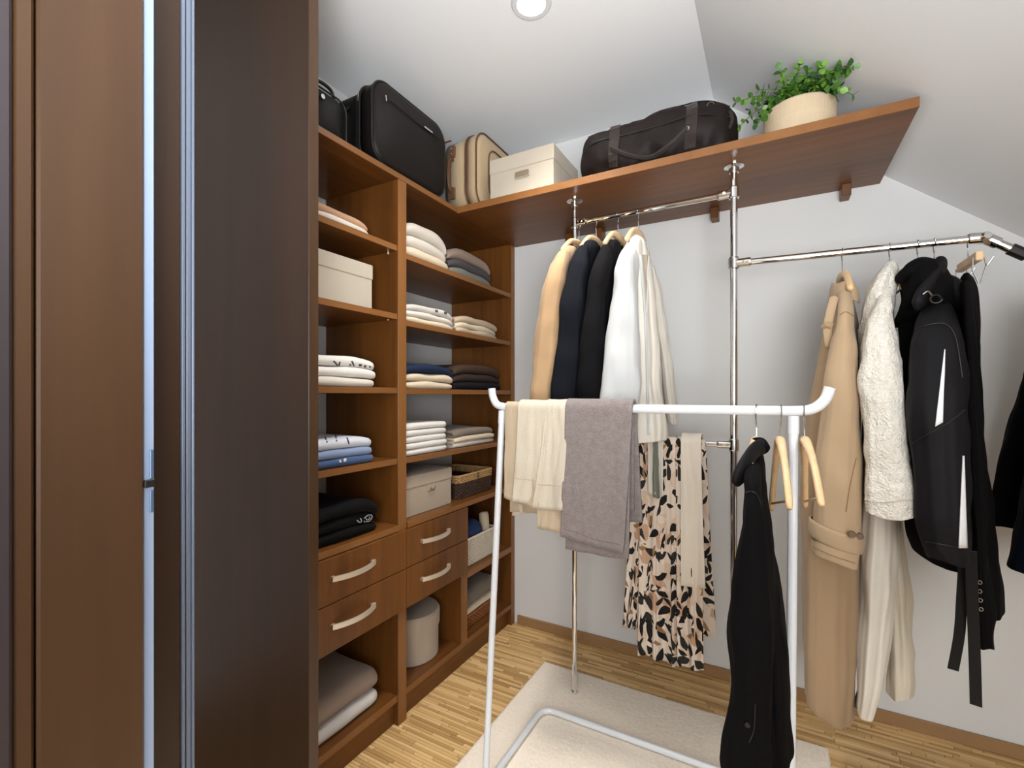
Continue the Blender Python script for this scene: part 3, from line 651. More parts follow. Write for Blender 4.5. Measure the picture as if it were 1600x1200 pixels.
# ------------------------------------------------------------------ suitcases and bags on top
def rbox(x0, x1, y0, y1, z0, z1, rc, re, seg=8, bulge=0.):
    """rounded case: corners of the YZ outline rounded by rc, rims by re"""
    ring = []
    for (cy, cz, a0) in ((y1-rc, z1-rc, 0), (y0+rc, z1-rc, 90), (y0+rc, z0+rc, 180), (y1-rc, z0+rc, 270)):
        for k in range(seg+1): a = math.radians(a0+90*k/seg); ring.append((cy, cz, math.cos(a), math.sin(a)))
    N = len(ring); vs = []; fs = []; prof = []
    for k in range(5): a = PI/2*k/4; prof.append((x0+re*(1-math.cos(a))*1.0 if False else x0+re*(1-math.sin(a)), -re*(1-math.cos(a)) if False else -re*(1-math.sin(PI/2*k/4)**0 if False else 0)))
    prof = []
    for k in range(5): a = PI/2*k/4; prof.append((x0+re*(1-math.sin(a)), rc-re*(1-math.cos(a)) if False else rc-re+re*math.cos(PI/2-a)))
    for k in range(5): a = PI/2*k/4; prof.append((x1-re+re*math.sin(a), rc-re+re*math.cos(a)))
    yc, zc = (y0+y1)/2, (z0+z1)/2
    for (x, r) in prof:
        for (cy, cz, ca, sa) in ring: vs.append((x, cy+r*ca, cz+r*sa))
    m = len(prof)
    for i in range(m-1):
        for k in range(N): fs.append((i*N+k, i*N+(k+1) % N, (i+1)*N+(k+1) % N, (i+1)*N+k))
    for (b0, xx, sg) in ((0, x0, -1), ((m-1)*N, x1, 1)):
        prev = b0
        for s_ in (.85, .6, .3):
            nb = len(vs)
            for k in range(N):
                v = Vector(vs[b0+k]); y = yc+(v.y-yc)*s_; z = zc+(v.z-zc)*s_; vs.append((xx+sg*bulge*(1-s_**3), y, z))
            for k in range(N): fs.append((prev+k, prev+(k+1) % N, nb+(k+1) % N, nb+k))
            prev = nb
        fs.append(tuple(prev+k for k in range(N)))
    return vs, fs
def outline(x, y0, y1, z0, z1, rc, seg=8, off=0):
    out = []
    for (cy, cz, a0) in ((y1-rc, z1-rc, 0), (y0+rc, z1-rc, 90), (y0+rc, z0+rc, 180), (y1-rc, z0+rc, 270)):
        for k in range(seg+1): a = math.radians(a0+90*k/seg); out.append((x, cy+(rc+off)*math.cos(a), cz+(rc+off)*math.sin(a)))
    return out
zt = 2.171
S = thing('suitcase', (-1.39, 1.47, zt), 'large black soft suitcase standing upright on top of the shelving unit', 'suitcase', 'luggage on top')
yn, yf, xf, xm = 1.248, 1.682, -1.268, -1.345
v_, f_ = rbox(-1.475, xm, yn+.006, yf-.004, zt+.002, zt+.300, .07, .03); mesh('case_back', v_, f_, 'bcase2', S, smooth=True)
v_, f_ = rbox(xm-.004, xf, yn, yf, zt+.0, zt+.312, .075, .022, bulge=.01); mesh('case_front', v_, f_, 'bcase', S, smooth=True)
for xx in (xm, xf-.014): MB().tube(outline(xx, yn, yf, zt, zt+.312, .075, off=.0015), .0042, 8, closed=True).go('piping', 'black', S)
MB().tube(outline(xm-.022, yn+.006, yf-.004, zt+.002, zt+.304, .07, off=.0), .003, 8, closed=True).go('zip', 'black', S)
a = onX(602, 151, xf+.012); b_ = onX(688, 219, xf+.012)
MB().tube([a.lerp(b_, i/8)+Vector((.0, 0, .002*math.sin(i))) for i in range(9)], .0022, 6).go('pocket_zip', 'black', S)
MB().tube([a+Vector((.002, 0, .004)), a+Vector((.004, .002, -.018))], .003, 6).go('zip_pull', 'chrome', S)
a = onX(570, 134, xm+.01); 
MB().tube([(xm-.004, yn+.008, zt+.262), (xm-.004, yn-.004, zt+.25), (xm-.004, yn-.003, zt+.226)], .0038, 8).go('zip_pull', 'chrome', S)
a = onX(671, 203, xf+.012); MB().box(xf+.008, xf+.0125, a.y-.03, a.y+.022, a.z-.006, a.z+.003, .001).go('name_plate', 'chrome', S)
MB().tube([(xm-.07, yn+.01, zt+.06), (xm-.07, yn-.012, zt+.09), (xm-.07, yn-.014, zt+.15), (xm-.07, yn-.012, zt+.2), (xm-.07, yn+.01, zt+.23)], .007, 8, flat=1.6).go('side_handle', 'bcase2', S)
S = thing('handbag', (-1.42, 1.12, zt), 'small black shiny bag on top of the shelving unit, left of the large suitcase', 'bag', 'luggage on top')
v_, f_ = rbox(-1.50, -1.33, 1.02, 1.175, zt, zt+.17, .04, .02, bulge=.012); mesh('bag_body', v_, f_, 'bcase2', S, smooth=True)
MB().tube(bez([(-1.36, 1.06, zt+.165), (-1.36, 1.07, zt+.205), (-1.36, 1.13, zt+.205), (-1.36, 1.145, zt+.16)], 5), .006, 8).go('bag_handle', 'black', S)
MB().tube(outline(-1.335, 1.02, 1.175, zt, zt+.17, .04, off=.001), .0035, 6, closed=True).go('piping', 'black', S)
MB().lathe((-1.318, 1.06, zt+.13), [(.0, .006), (.008, .005), (.01, 0)], 12, 'X').go('stud', 'chrome', S)
# tan suitcase: gusset faces the room, front faces +X
S = thing('suitcase', (-1.29, 1.98, zt), 'tan canvas suitcase with brown leather handle, between the black suitcase and the cream box', 'suitcase', 'luggage on top')
xa, xb, xc = -1.362, -1.245, -1.170; y0, y1 = 1.79, 2.16; zz = 2.1735
v_, f_ = rbox(xa, xb, y0+.004, y1, zz, zz+.352, .09, .03); mesh('case_back', v_, f_, 'tan', S, smooth=True)
v_, f_ = rbox(xb+.002, xc, y0, y1, zz, zz+.356, .085, .03, bulge=.014); mesh('case_front', v_, f_, 'tan', S, smooth=True)
for xx, mt in ((xb+.003, 'leather'), (xb+.014, 'leather'), (xc-.012, 'leather')): MB().tube(outline(xx, y0, y1, zz, zz+.356, .085, off=-.001 if xx > xb+.1 else .0015), .0042, 8, closed=True).go('piping', mt, S)
MB().tube(outline(xc+.012, y0+.07, y1-.07, zz+.05, zz+.29, .06), .0035, 8, closed=True).go('pocket_piping', 'leather', S)
hx = xa+.045
MB().tube(bez([(hx, y0+.003, zz+.085), (hx, y0-.022, zz+.10), (hx+.003, y0-.034, zz+.16), (hx, y0-.022, zz+.222), (hx, y0+.003, zz+.238)], 6), .0095, 10, flat=.8).go('handle', 'leather', S)
for z_ in (zz+.245, zz+.05): MB().box(hx-.016, hx+.016, y0-.006, y0+.006, z_, z_+.055, .003).go('handle_tab', 'leather', S)
for z_ in (zz+.285, zz+.262): MB().lathe((hx, y0-.0075, z_), [(0, -.002), (.004, -.001), (.005, .002)], 10, 'Y').go('rivet', 'chrome', S)
MB().box(hx-.05, hx-.01, y0+.002, y0+.01, zz+.33, zz+.336, .002).go('top_tab', 'leather', S)

# duffel bag
S = thing('duffel_bag', (-.42, 1.93, 2.172), 'dark brown canvas duffel bag lying on the long wall shelf', 'duffel bag', 'luggage on top')
vs = []; fs = []; nx, seg = 40, 36; X0, X1 = -.71, -.105; zc = 2.173
for i in range(nx+1):
    s = 2*i/nx-1; k = (1-abs(s)**5)**.5 if abs(s) < 1 else 0; k = max(k, .12)
    for j in range(seg):
        a = 2*PI*j/seg; ca, sa = math.cos(a), math.sin(a)
        y = .115*math.copysign(abs(ca)**.7, ca)*k; hgt = .205+.012*math.sin(s*5)
        z = hgt/2+hgt/2*math.copysign(abs(sa)**.72, sa)*(.55+.45*k)
        q = Vector((s*4, y*14, z*14)); w = noise.noise(q)*.018+noise.noise(q*2.4)*.009
        vs.append(((X0+X1)/2+(X1-X0)/2*s+noise.noise(q+Vector((9, 0, 0)))*.008, 1.90+y+ca*w, zc+max(0, z+(w*sa if z > .015 else 0))))
for i in range(nx):
    for j in range(seg): fs.append((i*seg+j, i*seg+(j+1) % seg, (i+1)*seg+(j+1) % seg, (i+1)*seg+j))
fs += [tuple(range(seg)), tuple(nx*seg+j for j in range(seg))]
body = mesh('bag_body', vs, fs, 'duff', S, smooth=True, sub=1)
bm = bmesh.new(); bm.from_mesh(body.data); bm.transform(__import__('mathutils').Matrix.Translation(ORG[body])); TR = BVHTree.FromBMesh(bm); bm.free()
def hug(x, ang, off):
    o = Vector((x, 1.90, zc+.1)); d = Vector((0, math.cos(ang), math.sin(ang))); h = TR.ray_cast(o, d)
    return (h[0] if h[0] else o+d*.1)+d*off
for x in (-.545, -.262):
    vs = []; fs = []; m = 22
    for k in range(m):
        an = math.radians(-142+k*13); 
        for dx, of in ((-.019, .002), (-.019, .006), (.019, .006), (.019, .002)): vs.append(hug(x+dx+.012*math.sin(k*.3), an-PI*0+PI*1.0 if False else (PI+math.radians(38)-k*math.radians(11)), of))
    for k in range(m-1):
        for q in range(4): fs.append((k*4+q, k*4+(q+1) % 4, k*4+4+(q+1) % 4, k*4+4+q))
    mesh('strap', vs, fs, 'duff2', S, smooth=False)
# carrying handle loop drooping in front, seams, buckle
MB().tube(bez([hug(-.545, PI+.1, .008), hug(-.47, PI+.45, .014), hug(-.40, PI+.62, .016), hug(-.33, PI+.45, .016), hug(-.262, PI+.1, .01)], 6), .008, 8, flat=1.5).go('carry_handle', 'duff2', S)
MB().tube(bez([hug(x, PI-.25, .001) for x in [-.68+i*.055 for i in range(11)]], 3), .003, 6).go('seam', 'black', S)
MB().tube(bez([hug(x, PI-.95, .001) for x in [-.66+i*.053 for i in range(11)]], 3), .003, 6).go('zip', 'black', S)
p = hug(-.262, PI+.12, .012); MB().lathe(p, [(0, -.004), (.006, -.003), (.008, 0)], 12, 'Y').go('stud', 'chrome', S)
p = hug(-.19, PI-.62, .004); MB().tube([p+Vector((.011*math.cos(a), -.002, .008*math.sin(a))) for a in [i*.5-.4 for i in range(9)]], .0018, 6).go('badge', 'gm', S)
MB().tube(bez([hug(-.13, PI-.6, .004), hug(-.122, PI-.2, .008), hug(-.13, PI+.3, .004)], 5), .006, 8).go('end_handle', 'duff2', S)

# plant
pc = Vector((.083, 1.885, 2.1725))
S = thing('potted_plant', pc, 'green leafy plant in a round sand-coloured bowl on the long wall shelf', 'plant')
R_ = .108
MB().lathe(pc, [(0, 0), (.088, 0), (.098, .01), (R_, .05), (R_, .099), (R_-.003, .104), (R_-.009, .104), (R_-.011, .096), (.0, .094)], 48).go('pot', 'pot', S, smooth=False)
vs = []; fs = []
for i in range(5):
    t = i/4; w = [.15, .75, 1, .8, .08][i]
    for sgn in (-1, 0, 1): vs.append((t, sgn*w*.42, .08*abs(sgn)*w-.25*t*t*.4))
for i in range(4):
    for k in (0, 1): a = i*3+k; fs.append((a, a+1, a+4, a+3))
lm = []
for mt in ('leaf', 'leaf2', 'leaf3'):
    me = D.meshes.new('leaf'); me.from_pydata(vs, [], fs); me.materials.append(M[mt]); me.polygons.foreach_set('use_smooth', [True]*8); lm.append(me)
from mathutils import Matrix
def leaf(parent, p, dr, up, size, k):
    o = D.objects.new('leaf', lm[k]); COL.objects.link(o); o.parent = parent
    x = dr.normalized(); z = (up-x*up.dot(x)).normalized(); y = z.cross(x)
    m = Matrix((x, y, z)).transposed().to_4x4(); m = Matrix.Translation(p-ORG[parent]) @ m @ Matrix.Scale(size, 4); o.matrix_local = m
    return o
tops = [(1150, 160, 1.75), (1172, 172, 1.8), (1155, 198, 1.86), (1187, 140, 1.8), (1219, 108, 1.78), (1222, 150, 1.9), (1250, 100, 1.82), (1285, 102, 1.84), (1270, 125, 1.9), (1334, 105, 1.8), (1318, 115, 1.95), (1332, 148, 1.85), (1312, 140, 1.75), (1200, 165, 1.75), (1240, 120, 1.75), (1300, 125, 1.98), (1235, 130, 1.98), (1182, 192, 1.78), (1262, 112, 1.97)]
rnd = random.Random(5)
for i, (u, v, Y) in enumerate(tops):
    tip = onY(u, v, Y)
    while tip.z > ZC-SL*(tip.x+.03-XR0)-.02: Y -= .015; tip = onY(u, v, Y)
    b0 = pc+Vector((rnd.uniform(-.05, .05), rnd.uniform(-.05, .05), .095)); b0.x += max(-.03, min(.03, (tip.x-b0.x)*.3))
    mid = b0.lerp(tip, .5)+Vector((0, 0, .025 if tip.z > 2.3 else .05))
    P = bez([b0, mid, tip], 8)
    st = MB().tube(P, [.0028-.0016*k/(len(P)-1) for k in range(len(P))], 6).go('stem', 'stem', S)
    L = (tip-b0).length; pairs = max(3, int(L/.021)); pairs = min(pairs, 8)
    for j in range(pairs):
        t = .22+.78*(j+1)/pairs; ii = min(len(P)-1, int(t*(len(P)-1))); p = P[ii]; dr = (P[min(ii+1, len(P)-1)]-P[max(ii-1, 0)]).normalized()
        a = rnd.random()*.6+(j % 2)*PI/2
        s1 = dr.cross(Vector((.3, 1, .2))).normalized(); s2 = dr.cross(s1)
        for sg in (1, -1):
            o_ = (s1*math.cos(a)+s2*math.sin(a))*sg; leaf(st, p, o_+dr*(.9 if j == pairs-1 else .35), dr+Vector((0, 0, .2)), rnd.uniform(.019, .027)*(1 if j < pairs-1 else .9), rnd.choice((0, 0, 1, 2)))
# dense crown of small leaves too many to count
vs2 = []; fs2 = []; mi = []
for i in range(900):
    a = rnd.random()*2*PI; r = rnd.random()**.5*.105; hgt = .035+.07*rnd.random()*(1-(r/.12)**2)
    p = pc+Vector((r*math.cos(a), r*math.sin(a), .085+hgt)); dr = Vector((rnd.gauss(0, 1)+math.cos(a), rnd.gauss(0, 1)+math.sin(a), rnd.gauss(.3, .7))).normalized()
    if p.z > ZC-SL*(p.x-XR0)-.04: continue
    if p.z-pc.z < .11 and r > .09: continue
    z = Vector((rnd.gauss(0, .5), rnd.gauss(0, .5)-.4, 1)); z = (z-dr*z.dot(dr)).normalized(); y = z.cross(dr); s = rnd.uniform(.016, .024); b0 = len(vs2)
    vs2 += [p+(dr*q[0]+y*q[1]+z*q[2])*s for q in [Vector(w) for w in vs]]; fs2 += [tuple(b0+k for k in f) for f in fs]; mi += [rnd.choice((0, 1, 1, 2))]*8
fo = mesh('foliage', vs2, fs2, ['leaf', 'leaf2', 'leaf3'], S, smooth=True); fo.data.polygons.foreach_set('material_index', mi); fo['kind'] = 'stuff'
MB().lathe(pc, [(0, .095), (.096, .095)], 24).go('soil', 'soil', S)
# ------------------------------------------------------------------ hangers
def hanger(label, hx, ry, rz, rr, neck, A, B, bar=True, group='wooden hangers', wr=.011, flat=1.9):
    neck = Vector(neck); A = Vector(A); B = Vector(B)
    t = thing('clothes_hanger', neck, label, 'hanger', group)
    dirv = (B-A); dirv.z = 0; dirv.normalize(); top = Vector((hx, ry, rz+rr+.002)); rh = rr+.0025
    P = []
    for k in range(9): a = math.radians(-20+k*25); P.append(Vector((hx, ry, rz))+dirv*(-rh*math.cos(a))+Vector((0, 0, rh*math.sin(a))))
    P = P[:8]; e = Vector((hx, ry, rz))+dirv*rh*.9+Vector((0, 0, -.012)); P += bez([P[-1], e, Vector((hx, ry, rz-.03)).lerp(neck, .15), neck+Vector((0, 0, .002))], 4)[1:]
    MB().tube(P, .0017, 7).go('hook', 'wire', t)
    side = dirv.cross(Vector((0, 0, 1)))
    m1 = A.lerp(neck, .55)+Vector((0, 0, .022)); m2 = B.lerp(neck, .55)+Vector((0, 0, .022))
    pts = bez([A, A.lerp(m1, .5)+Vector((0, 0, .006)), m1, neck-Vector((0, 0, .006)), m2, B.lerp(m2, .5)+Vector((0, 0, .006)), B], 5); n = len(pts)
    r = [wr*(.9+.45*math.exp(-((k-(n-1)/2)/(n*.12))**2)) for k in range(n)]; r[0] = r[-1] = wr*.6; r[1] = r[-2] = wr*.85
    MB().tube(pts, r, 12, up=side).go('hanger_arms', 'hw', t, smooth=True)
    if bar:
        a = A.lerp(neck, .12)-Vector((0, 0, .004)); b = B.lerp(neck, .12)-Vector((0, 0, .004)); MB().tube([a, b], .0032, 8).go('trouser_bar', 'hw', t)
    return t
def rodhang(label, u, lean=0, drop=.088, half=.19, group='hangers on the upper rod', ry=RY, rz=R1Z, uN=None, yaw=0., **k):
    h = onY(u, 400, ry); dx, dy = math.sin(yaw)*half, math.cos(yaw)*half
    nk = Vector((h.x+lean, ry, rz-drop))
    return hanger(label, h.x, ry, rz, .0115, nk, nk+Vector((-dx, -dy, -.085)), nk+Vector((dx, dy, -.085)), group=group, **k)
rodhang('wooden hanger of the camel jacket, leftmost on the upper rod', 905)
rodhang('wooden hanger of the charcoal blazer, second on the upper rod', 931, .004)
rodhang('wooden hanger of the black blazer, third on the upper rod', 965, .006)
rodhang('wooden hanger of the white cardigan, rightmost on the upper rod', 997, .004)

def put(name, at_, label, cat, group=None): return thing(name, at_, label, cat, group)
def collar(par, u, v, d, a, b, yaw, mat, h=.045, gap=1.0, flare=.018, tilt=(0, 0)):
    c = at(u, v, d)
    return ring_band('collar', c, a, b, yaw, [(.0, -h*.5), (.001, h*.1), (.004, h*.5), (.010, h*.45), (flare*.9, 0), (flare, -h*.45)], mat, par, tilt, gap, wob=.004)
# camel jacket
g = put('jacket', onY(905, 640, RY), 'camel wool jacket hanging leftmost on the upper chrome rod', 'jacket', 'jackets on the upper rod')
loft('body', [(392, 884, 902, 2.0, .05), (412, 870, 900, 2.0, .17), (500, 857, 885, 2.0, .19), (617, 849, 877, 2.0, .19), (700, 847, 875, 2.0, .19)], 'camel', g, ph=1, amp=.05)
loft('sleeve', [(398, 872, 890, 1.87, .07), (410, 862, 890, 1.83, .07), (430, 853, 887, 1.78, .055), (480, 843, 879, 1.76, .05), (560, 834, 871, 1.74, .046), (617, 827, 864, 1.73, .043), (690, 823, 860, 1.73, .04)], 'camel', g, ph=2, amp=.04)
collar(g, 894, 398, 1.98, .028, .055, 0, 'camel', gap=1.2)
# charcoal blazer, black blazer
for (u, dx, mt, nm, ph) in ((931, 0, 'navyblk', 'charcoal blazer with a bluish tone, second on the upper rod', 3), (965, 36, 'blackw', 'black blazer, third on the upper rod next to the white cardigan', 5)):
    g = put('blazer', onY(u, 660, RY), nm, 'blazer', 'jackets on the upper rod'); dd = -.03 if dx else 0
    loft('body', [(382, 914+dx, 930+dx, 1.95+dd, .05), (405, 899+dx, 936+dx, 1.95+dd, .17), (500, 889+dx*1.05, 923+dx, 1.94+dd, .19), (620, 881+dx, 915+dx, 1.93+dd, .19), (740, 877+dx, 911+dx, 1.93+dd, .19)], mt, g, ph=ph, amp=.05)
    loft('sleeve', [(390, 903+dx, 922+dx, 1.85+dd, .07), (402, 895+dx, 922+dx, 1.81+dd, .07), (420, 888+dx, 920+dx, 1.76+dd, .055), (460, 879+dx, 914+dx, 1.73+dd, .052), (533, 870+dx, 909+dx, 1.71+dd, .048), (620, 861+dx*1.1, 905+dx, 1.70+dd, .044), (740, 856+dx, 899+dx, 1.70+dd, .042)], mt, g, ph=ph+1, amp=.05)
    collar(g, 922+dx, 392, 1.93+dd, .026, .055, 0, mt, gap=1.2, h=.055)
# white cardigan
g = put('cardigan', onY(997, 680, RY), 'long white V-neck cardigan hanging rightmost on the upper chrome rod', 'cardigan', 'jackets on the upper rod')
wb = loft('body', [(376, 987, 999, 1.85, .05), (392, 978, 1010, 1.85, .15), (430, 973, 1019, 1.85, .18), (500, 975, 1027, 1.85, .19), (600, 975, 1034, 1.85, .19), (660, 975, 1041, 1.85, .2), (684, 975, 1043, 1.85, .2)], 'wlinen', g, ph=4, amp=.1, freq=(5, 9))
loft('sleeve', [(386, 976, 996, 1.79, .07), (402, 966, 998, 1.73, .075), (424, 959, 998, 1.68, .06), (483, 952, 999, 1.65, .055), (583, 941, 1001, 1.62, .055), (640, 936, 999, 1.61, .05), (700, 936, 995, 1.61, .05)], 'wshirt', g, ph=7, amp=.04)
loft('sleeve', [(418, 1014, 1024, 2.06, .03), (450, 1016, 1032, 2.07, .045), (540, 1028, 1047, 2.09, .045), (620, 1039, 1057, 2.1, .04), (662, 1043, 1059, 2.1, .035)], 'wlinen', g, ph=2, amp=.1)
collar(g, 996, 386, 1.84, .026, .055, 0, 'wshirt', gap=1.4, h=.06)
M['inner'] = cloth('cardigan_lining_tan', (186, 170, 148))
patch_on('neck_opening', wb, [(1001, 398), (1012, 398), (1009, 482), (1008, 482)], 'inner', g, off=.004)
for pl_ in ([(1001, 400), (1004, 440), (1008, 490), (1011, 560), (1013, 680)], [(1013, 400), (1011, 440), (1010, 490)]):
    bm = bmesh.new(); bm.from_mesh(wb.data); bm.transform(Matrix.Translation(ORG[wb])); tr = BVHTree.FromBMesh(bm); bm.free(); P = []
    for (u, v) in bez([(a, b, 0) for a, b in pl_], 4) if False else [(a.x, a.y) for a in bez([(a, b, 0) for a, b in pl_], 4)]:
        d_ = Vector(ray(u, v)).normalized(); h_ = tr.ray_cast(Vector((0, 0, CZ)), d_)[0]
        if h_: P.append(h_-d_*.003)
    if len(P) > 3: MB().tube(P, .005, 6).go('placket', 'wshirt', g)

# ------------------------------------------------------------------ cloths draped over rods
def drape(name, rodY, rodZ, rr, top, front, back, mat, parent=None, label=None, cat=None, group=None, folds=2.5, amp=.008, ph=0., th=.005, ns=44, nt=26, lay=0., bl=None, hemwave=.003, sub=1):
    """top=(uL,uR) on the rod; front=(uL,vL,uR,vR) lower front hem; back the same for the rear hem"""
    r = rr+th/2+lay+.001; yf, yb = rodY-r, rodY+r
    TL, TR = onY(top[0], 640, yf).x, onY(top[1], 640, yf).x
    fL, fR = onY(front[0], front[1], yf), onY(front[2], front[3], yf); bL, bR = onY(back[0], back[1], yb), onY(back[2], back[3], yb)
    vs = []; fs = []; uvs = []; S_ = []
    for i in range(ns+1):
        s = i/ns; col = []; tx = TL+(TR-TL)*s
        f = fL.lerp(fR, s); b = bL.lerp(bR, s); w = math.sin(2*PI*folds*s+ph)+.4*math.sin(2*PI*folds*2.3*s+ph*2)
        f.z += hemwave*w; wl = w
        for k in range(nt+1):                      # front, hem upwards
            t = 1-k/nt; e = .12+.88*t; x = tx+(f.x-tx)*(t**1.2)
            y = yf-.004*t-amp*e*(w*(.35+.65*t)+.7)+.004*noise.noise(Vector((s*5+ph, t*4, 1))); z = rodZ+(f.z-rodZ)*t
            col.append((x+.006*t*math.cos(2*PI*folds*s+ph), min(y, yf), z))
        for k in range(1, 8):
            a = PI-PI*k/8; col.append((tx, rodY+r*math.cos(a), rodZ+r*math.sin(a)+.0006*w))
        for k in range(nt+1):
            t = k/nt; e = .12+.88*t; x = tx+(b.x-tx)*(t**1.2); y = yb+.004*t+amp*e*(.7-w*(.35+.65*t)); z = rodZ+(b.z-rodZ)*t
            col.append((x, max(y, yb), z))
        L = 0; arc = [0]
        for k in range(1, len(col)): L += (Vector(col[k])-Vector(col[k-1])).length; arc.append(L)
        vs += col; uvs += [(tx*1.25+s*.08, q) for q in arc]
    m = len(vs)//(ns+1)
    for i in range(ns):
        for k in range(m-1): fs.append((i*m+k, (i+1)*m+k, (i+1)*m+k+1, i*m+k+1))
    o = mesh(name, vs, fs, mat, parent, smooth=True, uvs=uvs, solid=th, sub=0)
    if label: tag(o, label, cat, group)
    return o
BR = .0125
M['scarfc'] = cloth('cream_scarf_linen', (232, 222, 206), scale=420, bump=.3)
M['hemc'] = plain('cream_stitching', (186, 170, 144), .9); M['hemg'] = plain('grey_stitching', (104, 96, 94), .9)
def hem_(par, tgt, pl_, r, mat='hemc'):
    bm = bmesh.new(); bm.from_mesh(tgt.data); bm.transform(Matrix.Translation(ORG[tgt])); tr = BVHTree.FromBMesh(bm); bm.free(); P = []
    for a in bez([(a, b, 0) for a, b in pl_], 8):
        d_ = Vector(ray(a.x, a.y)).normalized(); h_ = tr.ray_cast(Vector((0, 0, CZ)), d_)[0]
        if h_: P.append(h_-d_*.0032)
    if len(P) > 3: MB().tube(P, r, 6).go('hem_seam', mat, par)
t = thing('towel', onY(835, 800, KY), 'tan towel hanging under the cream one at the left end of the white bar', 'towel', 'towels on the white rack')
drape('towel_cloth', KY, KZ, BR, (790, 842), (791, 777, 848, 800), (796, 800, 846, 803), 'towel_tan', t, folds=1.3, amp=.004, ph=2)
drape('folded_flap', KY, KZ, BR, (842, 884), (840, 826, 876, 831), (842, 815, 868, 815), 'towel_tan', t, folds=.6, amp=.003, ph=1)
t = thing('towel', onY(850, 790, KY), 'cream towel with stitched hem draped over the left end of the white bar', 'towel', 'towels on the white rack')
drape('towel_cloth', KY, KZ, BR, (810, 857), (802, 783, 842, 788), (800, 806, 845, 800), 'towel_cream', t, folds=.9, amp=.006, ph=.5, lay=.006)
drape('folded_flap', KY, KZ, BR, (853, 888), (836, 793, 880, 797), (856, 790, 874, 790), 'towel_cream', t, folds=.7, amp=.007, ph=3, lay=.008)
for tw_ in [c for c in t.children if c.name.startswith(('towel_cloth', 'folded_flap'))]:
    if tw_.name.startswith('towel_cloth'): hem_(t, tw_, [(805, 748), (822, 749), (842, 752)], .0012)
    else: hem_(t, tw_, [(840, 757), (858, 758), (880, 760)], .0012)
t = thing('towel', onY(930, 860, KY), 'thick grey terry towel draped over the middle of the white bar', 'towel', 'towels on the white rack')
drape('towel_cloth', KY, KZ, BR, (884, 988), (877, 838, 972, 863), (900, 812, 1003, 817), 'towel_grey', t, folds=.8, amp=.005, ph=1.2, lay=.008, th=.007)
gt = [c for c in t.children][0]; hem_(t, gt, [(880, 826), (905, 833), (930, 843), (970, 851)], .0014, 'hemg')
drape('under_layer', KY, KZ, BR, (886, 986), (884, 858, 980, 872), (900, 800, 990, 800), 'towel_grey', t, folds=.8, amp=.002, ph=1.2, lay=0, th=.006)

g = thing('patterned_skirt', onY(1050, 1020, RY), 'long leaf-patterned cream, black and tan cloth draped over the lower chrome rod', 'skirt')
drape('front_panel', RY, R3Z, .0105, (1000, 1060), (998, 1018, 1066, 1040), (985, 960, 1060, 960), 'leafprint', g, folds=2.6, amp=.017, ph=.6, lay=.006, th=.003)
drape('front_panel', RY, R3Z, .0105, (1056, 1096), (1062, 1038, 1100, 1046), (1070, 960, 1105, 960), 'leafprint', g, folds=1.3, amp=.016, ph=2.6, lay=.008, th=.003)
drape('rear_panel', RY, R3Z, .0105, (990, 1102), (975, 978, 1000, 982), (985, 985, 1119, 1000), 'leafprint', g, folds=2.2, amp=.010, ph=4, lay=.0, th=.003)
drape('scarf', RY, R3Z, .0105, (1064, 1095), (1067, 914, 1100, 917), (1066, 880, 1092, 880), 'scarfc', None, 'cream linen scarf over the right part of the leaf-patterned cloth', 'scarf', 'scarves on the lower rod', folds=.5, amp=.006, ph=3.4, lay=.022)
drape('scarf', RY, R3Z, .0105, (1012, 1036), (1016, 770, 1034, 775), (1014, 780, 1032, 780), 'linenw' if 'linenw' in M else 'wlinen', None, 'narrow ivory scarf over the left part of the leaf-patterned cloth', 'scarf', 'scarves on the lower rod', folds=1.5, amp=.006, ph=3.4, lay=.022)
M['sage'] = cloth('grey_green_ribbon', (122, 124, 112))
drape('scarf', RY, R3Z, .0105, (1021, 1028), (1023, 776, 1029, 778), (1022, 770, 1028, 770), 'sage', None, 'thin grey-green scarf lying on the narrow ivory one', 'scarf', 'scarves on the lower rod', folds=.5, amp=.004, ph=3.4, lay=.032)

# ------------------------------------------------------------------ coats on the right rod
def h2(label, u, **k): return rodhang(label, u, ry=RY, rz=onY(u, 400, RY).x*0+R2Z-(R2Z-EZ)*(onY(u, 400, RY).x-PX2)/(EX-PX2), group='hangers on the right rod', **k)
h2('wooden hanger of the beige trench coat on the right rod', 1316, drop=.075)
h2('wooden hanger of the white fleece robe on the right rod', 1390, drop=.085)
h2('wooden hanger of the black jacket on the right rod, left of two hidden in it', 1434, drop=.115, half=.10)
h2('wooden hanger inside the black jacket hood, right of two hidden in it', 1460, drop=.115, half=.10)
g = put('trench_coat', onY(1300, 1000, RY), 'beige trench coat with a buttoned cuff strap on the right chrome rod', 'coat', 'coats on the right rod')
loft('body', [(446, 1303, 1330, 1.57, .05), (470, 1294, 1334, 1.57, .15), (520, 1286, 1340, 1.57, .18), (620, 1263, 1342, 1.56, .18), (700, 1255, 1343, 1.56, .18), (800, 1250, 1342, 1.55, .18), (900, 1252, 1340, 1.55, .18), (1000, 1253, 1338, 1.54, .18), (1085, 1255, 1335, 1.54, .18)], 'trench_shaded', g, ph=3, amp=.07, freq=(4, 7), n=34, tilt=-.35)
ts = loft('sleeve', [(458, 1308, 1331, 1.46, .06), (475, 1306, 1334, 1.42, .06), (505, 1302, 1338, 1.38, .06), (540, 1296, 1341, 1.36, .065), (610, 1286, 1345, 1.34, .068), (680, 1279, 1347, 1.33, .066), (750, 1273, 1347, 1.32, .062), (830, 1268, 1345, 1.31, .06), (872, 1265, 1336, 1.31, .058)], 'trench', g, ph=6, amp=.035, n=30, tilt=-.25)
c = at(1305, 835, 1.31)
phi = math.atan((1305-800)/F)-TH
